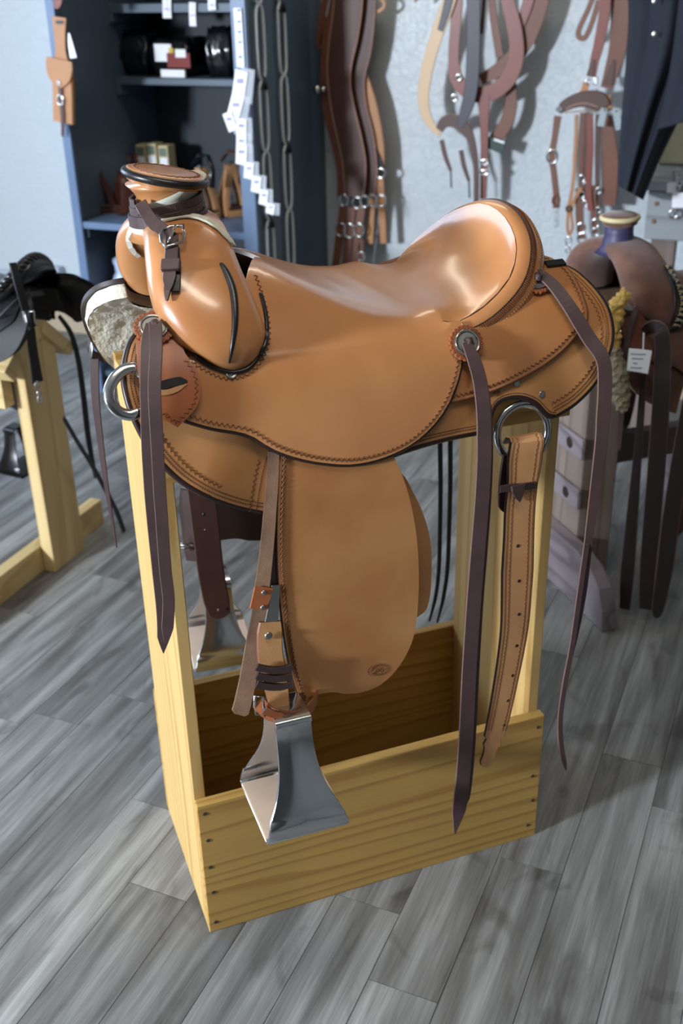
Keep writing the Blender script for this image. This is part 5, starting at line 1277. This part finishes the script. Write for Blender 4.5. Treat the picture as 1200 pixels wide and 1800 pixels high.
prism('roof_plank',[(q.y-2.2,q.z) for q in qr],'x',0.012,-0.66,MT['pine_pale_x'],ls,0.003); prism('roof_plank',[(q.y-2.2,q.z) for q in ql],'x',0.012,-0.66,MT['pine_pale_x'],ls,0.003)
lb('ridge_block',XP-0.62,XP+0.006,yr-0.055,yr+0.050,ztp-0.001,ztp+0.035,'pine_pale_x'); zx=rX(0,690,XP-0.04).z; lb('cross_tie',XP-0.60,XP-0.0385,2.09,2.13,zx-0.05,zx+0.03,'pine_pale_x')
MT['black_suede']=mat('matt black leather',(24,22,22),0.6,bump=0.1,bscale=300)
BK={'skirt':['black_suede','gloss_black'],'fleece_lining':['black_suede'],'rear_jockey':['gloss_black','gloss_black'],'seat':['gloss_black','gloss_black'],'cantle_back':['gloss_black','gloss_black'],'cantle_rim':['gloss_black'],'fork':['gloss_black'],'horn_neck':['gloss_black'],'horn_cap':['gloss_black'],'cap_edge':['gloss_black'],'fender':['black_suede','gloss_black'],'tree_bar':['black_suede'],'stirrup':['gloss_black'],'stirrup_tread':['black_suede']}
ct=rY(58,447,2.207)
bs=empty('black_saddle',(ct.x-0.8*0.60,2.207-0.8*YC,ct.z-0.8*1.18),0,'glossy black saddle with rope-edged cantle on the pale pine sawhorse','saddle')
bs.scale=(0.8,0.8,0.8)
other_saddle(bs,BK)
ARCr=resample([a+back*0.02+V((0,0,0.004)) for a in ARC],0.004); parts=[]
for s3 in range(3):
    T,Nn=frames(ARCr); P=[p+Nn[i]*(0.010*cos(i*0.42+s3*2.094))+T[i].cross(Nn[i])*(0.010*sin(i*0.42+s3*2.094)) for i,p in enumerate(ARCr)]; parts.append(tubeg(P,0.0105,n=7))
v_,f_=join(parts); mk('rope_edge',v_,f_,MT['gloss_black'],bs)
# straps of the black saddle seen at the stand's near end
def xr(name,px,x,wpx,m,par,th=0.005,n=6,nrm=V((1,-0.3,0))):
    xs_=x if isinstance(x,list) else [x]*len(px); ws=wpx if isinstance(wpx,list) else [wpx]*len(px)
    Q=cr([(a,b,c,w_) for (a,b),c,w_ in zip(px,xs_,ws)],n); P=[rX(a,b,c) for a,b,c,w_ in Q]; W=[w_*mpp(p) for p,q in zip(P,Q) for w_ in (q[3],)]
    return ribbon(name,[p-par.location for p in P],nrm,W,th,m,par)
bst=empty('buckled_black_strap',rX(62,560,-1.69),0,'black strap with silver buckle and snap hanging over the pine sawhorse end','strap')
xr('strap_body',[(22,462),(32,500),(44,540),(52,570),(57,610),(62,645),(66,672)],[-1.66,-1.645,-1.64,-1.64,-1.65,-1.66,-1.66],[15,16,17,18,19,21,24],MT['black_suede'],bst)
for pts in ([(41,548),(58,546),(62,572),(49,580)],): tube('strap_buckle',[rX(u,v,-1.632)-bst.location for u,v in pts],0.0035,MT['steel'],bst,True,7)
for (u,v,r_,a) in ((65,676,4,1.3),(68,690,3,1.2),(70,702,4,1.7)):
    c=rX(u,v,-1.655)-bst.location; k=mpp(c+bst.location); M_=frame_m(c,V((1,-0.4,0))); tube('snap',[M_@V((r_*k*cos(2*pi*i/14),r_*a*k*sin(2*pi*i/14),0)) for i in range(14)],0.0022,MT['steel'],bst,True,6)
xr('cross_strap',[(0,560),(20,540),(45,520),(75,515)],[-1.70,-1.67,-1.66,-1.68],9,MT['black_suede'],bst,nrm=V((1,-0.3,0.3)))
lt=empty('long_black_tie',rX(150,640,-1.72),0,'long black tie straps trailing from the black saddle to the floor','strap')
xr('tie_strap',[(104,556),(124,585),(137,630),(146,690),(154,760),(162,810),(168,840)],-1.71,[7,9,10,11,11,9,4],MT['black_suede'],lt); xr('tie_strap',[(112,735),(135,775),(160,815),(185,860),(205,900),(218,935)],[-1.60,-1.60,-1.60,-1.60,-1.60,-1.60],[10,11,12,12,11,9],MT['black_suede'],lt,nrm=V((0.5,-0.3,1)))
# ---- weathered stand and brown rough-out saddle at the right
RA=radians(40); hz_=rY(1091,378,2.66)
Hloc=Matrix.Rotation(RA,3,'Z')@V((0.0775,YC,0)); zoff=hz_.z-1.255
rsd=empty('brown_saddle',(hz_.x-Hloc.x,hz_.y-Hloc.y,zoff),RA,'brown rough-out saddle with purple wrapped horn on the weathered stand','saddle')
BR={'skirt':['suede','edge'],'fleece_lining':['gold_fleece'],'rear_jockey':['suede','edge'],'seat':['suede','edge'],'cantle_back':['suede','edge'],'cantle_rim':['suede'],'fork':['suede'],'fork_welt':['black_leather'],'fender':['bk_brown','edge'],'tree_bar':['brown_under'],'dee_ring':['steel'],'concho':['steel'],'concho_rosette':['bk_brown'],'rigging_flap':['bk_mid','edge']}
other_saddle(rsd,BR)
RI=Matrix.Rotation(-RA,3,'Z')
def toR(p): return RI@(V(p)-V(rsd.location))
Mh_=frame_m(nk0,axis)
lathe('horn_neck',[(0.055,-0.02),(0.044,-0.004),(0.036,0.012),(0.033,0.028),(0.034,0.048)],MT['purple'],rsd,32,Mh_)
lathe('horn_cap',[(0.030,0.040),(0.041,0.048),(0.0435,0.058),(0.041,0.068),(0.036,0.071),(0.002,0.073)],MT['suede'],rsd,32,Mh_); tube('cap_edge',[Mh_@V((0.0425*cos(2*pi*k/32),0.0425*sin(2*pi*k/32),0.062)) for k in range(32)],0.006,MT['cream_edge'],rsd,True,8)
P,N=path_on(FBV,[(398,455),(412,480),(425,510),(435,545),(437,580),(430,610),(420,635)],0.004,4)
if len(P)>4:
    lw=ribbon('lace_panel',P,N,0.024,0.003,MT['gloss_black'],rsd)
    parts=[]; 
    for i in range(1,len(P)-1,2):
        s_=(P[i+1]-P[i-1]).normalized().cross(N[i]); parts.append(tubeg([P[i]+N[i]*0.003-s_*0.012,P[i]+N[i]*0.0045,P[i+1]+N[i]*0.003+s_*0.012],0.0012,n=5)); parts.append(tubeg([P[i]+N[i]*0.003+s_*0.012,P[i]+N[i]*0.0045,P[i+1]+N[i]*0.003-s_*0.012],0.0012,n=5))
    v_,f_=join(parts); mk('cross_lacing',v_,f_,MT['cream_edge'],lw)
def rs_strap(name,px,y,wpx,m,th=0.005,par=None,edge=None,nrm=V((-0.1,-1,0))):
    par=par or rsd; ys=y if isinstance(y,list) else [y]*len(px); ws=wpx if isinstance(wpx,list) else [wpx]*len(px)
    Q=cr([(a,b,c,w_) for (a,b),c,w_ in zip(px,ys,ws)],6); P=[rY(a,b,c) for a,b,c,w_ in Q]; W=[q[3]*mpp(p) for p,q in zip(P,Q)]
    return ribbon(name,[toR(p) for p in P],RI@nrm,W,th,m,par,edge=edge)
yl=2.41
MT['dark_latigo']=mat('very dark latigo',(44,32,32),0.5,var=0.15,vscale=20)
rs_strap('latigo',[(1133,582),(1146,575),(1160,580),(1165,610),(1163,680),(1158,760),(1152,840),(1145,920),(1138,1000),(1134,1070)],[yl+0.05,yl+0.01,yl-0.01,yl-0.015]+[yl-0.015]*6,[18,24,26,28,30,31,31,30,28,22],MT['dark_latigo'],0.007,edge=MT['string_edge'])
rs_strap('latigo',[(1132,655),(1128,700),(1122,780),(1115,860),(1108,940),(1102,1010),(1098,1070)],yl+0.02,[10,12,14,18,22,24,18],MT['dark_latigo'],0.006,edge=MT['string_edge'])
rs_strap('latigo',[(1215,690),(1203,760),(1190,840),(1178,920),(1168,1000),(1156,1070),(1152,1085)],yl-0.05,[26,28,30,30,28,20,6],MT['dark_latigo'],0.007,edge=MT['string_edge'])
rs_strap('saddle_string',[(1118,543),(1110,565),(1102,600),(1097,660),(1092,730),(1088,790)],[2.45,2.44,2.43,2.42,2.42,2.42],[9,10,11,11,10,6],MT['string'],0.005)
tg=empty('price_tag',rY(1121,632,yl-0.02),0,'white price tag hanging on the brown saddle\'s latigo','tag')
wr('card',[(1103,632),(1122,634),(1142,637)],yl-0.02,[41,42,43],MT['white_card'],tg,0.002); wr('string',[(1131,585),(1130,614)],yl-0.02,2.5,MT['white_card'],tg,0.002)
for k,(a,b) in enumerate(((1108,1134),(1110,1130),(1112,1120),(1108,1128))): wr('written_line',[(a,622+k*8),((a+b)/2,623+k*8),(b,623+k*8)],yl-0.0215,1.6,MT['slate_edge'],tg,0.0006)
# weathered stand
fpt=rZ(1057,1112,0); ws_=empty('weathered_stand',(fpt.x,fpt.y,0),RA,'weathered grey timber stand with rounded foot under the brown saddle','stand')
FT=[(0.0,0.0),(0.66,0.0),(0.66,0.10),(0.62,0.15),(0.16,0.155),(0.085,0.14),(0.035,0.105),(0.008,0.055)]
prism('foot_board',FT,'x',0.0,0.042,MT['grey_foot'],ws_,0.004); prism('foot_board',FT,'x',0.60,0.642,MT['grey_foot'],ws_,0.004)
zs=rsd.location.z+0.94
box('post_board',0.0425,0.145,0.225,0.435,0.0,zs,MT['grey_post'],ws_,0.004); box('post_board',0.50,0.5995,0.225,0.435,0.0,zs,MT['grey_post'],ws_,0.004)
for z_ in (0.235,0.375):
    cl_=box('cleat',0.030,0.042,0.215,0.445,z_,z_+0.055,MT['grey_foot'],ws_,0.003)
    for y_ in (0.275,0.385): lathe('bolt_hole',[(0.015,0),(0.015,0.001),(0.012,0.0015)],MT['edge'],cl_,16,frame_m(V((0.0298,y_,z_+0.027)),V((-1,0,0))))
box('stretcher',0.1455,0.4995,0.31,0.35,0.30,0.38,MT['grey_post'],ws_,0.003)
for y_ in (0.225,0.413): box('top_rail',0.03,0.67,y_,y_+0.022,zs+0.0005,zs+0.03,MT['grey_post'],ws_,0.003)
hd=empty('sheepskin',rY(1085,640,2.26),0,'gold and grey sheepskin hide hanging at the brown saddle\'s front edge','hide')
def lumpy(name,px,y,rpx,m,par):
    Q=cr([(a,b,r_) for (a,b),r_ in zip(px,rpx)],6); P=[rY(a,b,y) for a,b,r_ in Q]; v,f=tubeg([p-par.location for p in P],[q[2]*mpp(p) for p,q in zip(P,Q)],n=20)
    o=mk(name,v,f,m,par); subd(o,2); d_=o.modifiers.new('wool','DISPLACE'); d_.texture=bpy.data.textures['wool']; d_.strength=0.022; d_.mid_level=0.5; d_.texture_coords='LOCAL'; return o
lumpy('gold_fleece',[(1100,512),(1084,540),(1075,580),(1072,620),(1076,655)],2.42,[9,14,16,14,8],MT['gold_fleece'],hd)
lumpy('grey_hide',[(1074,610),(1082,640),(1086,670),(1090,700),(1094,724)],2.40,[6,15,19,16,5],MT['hair'],hd)
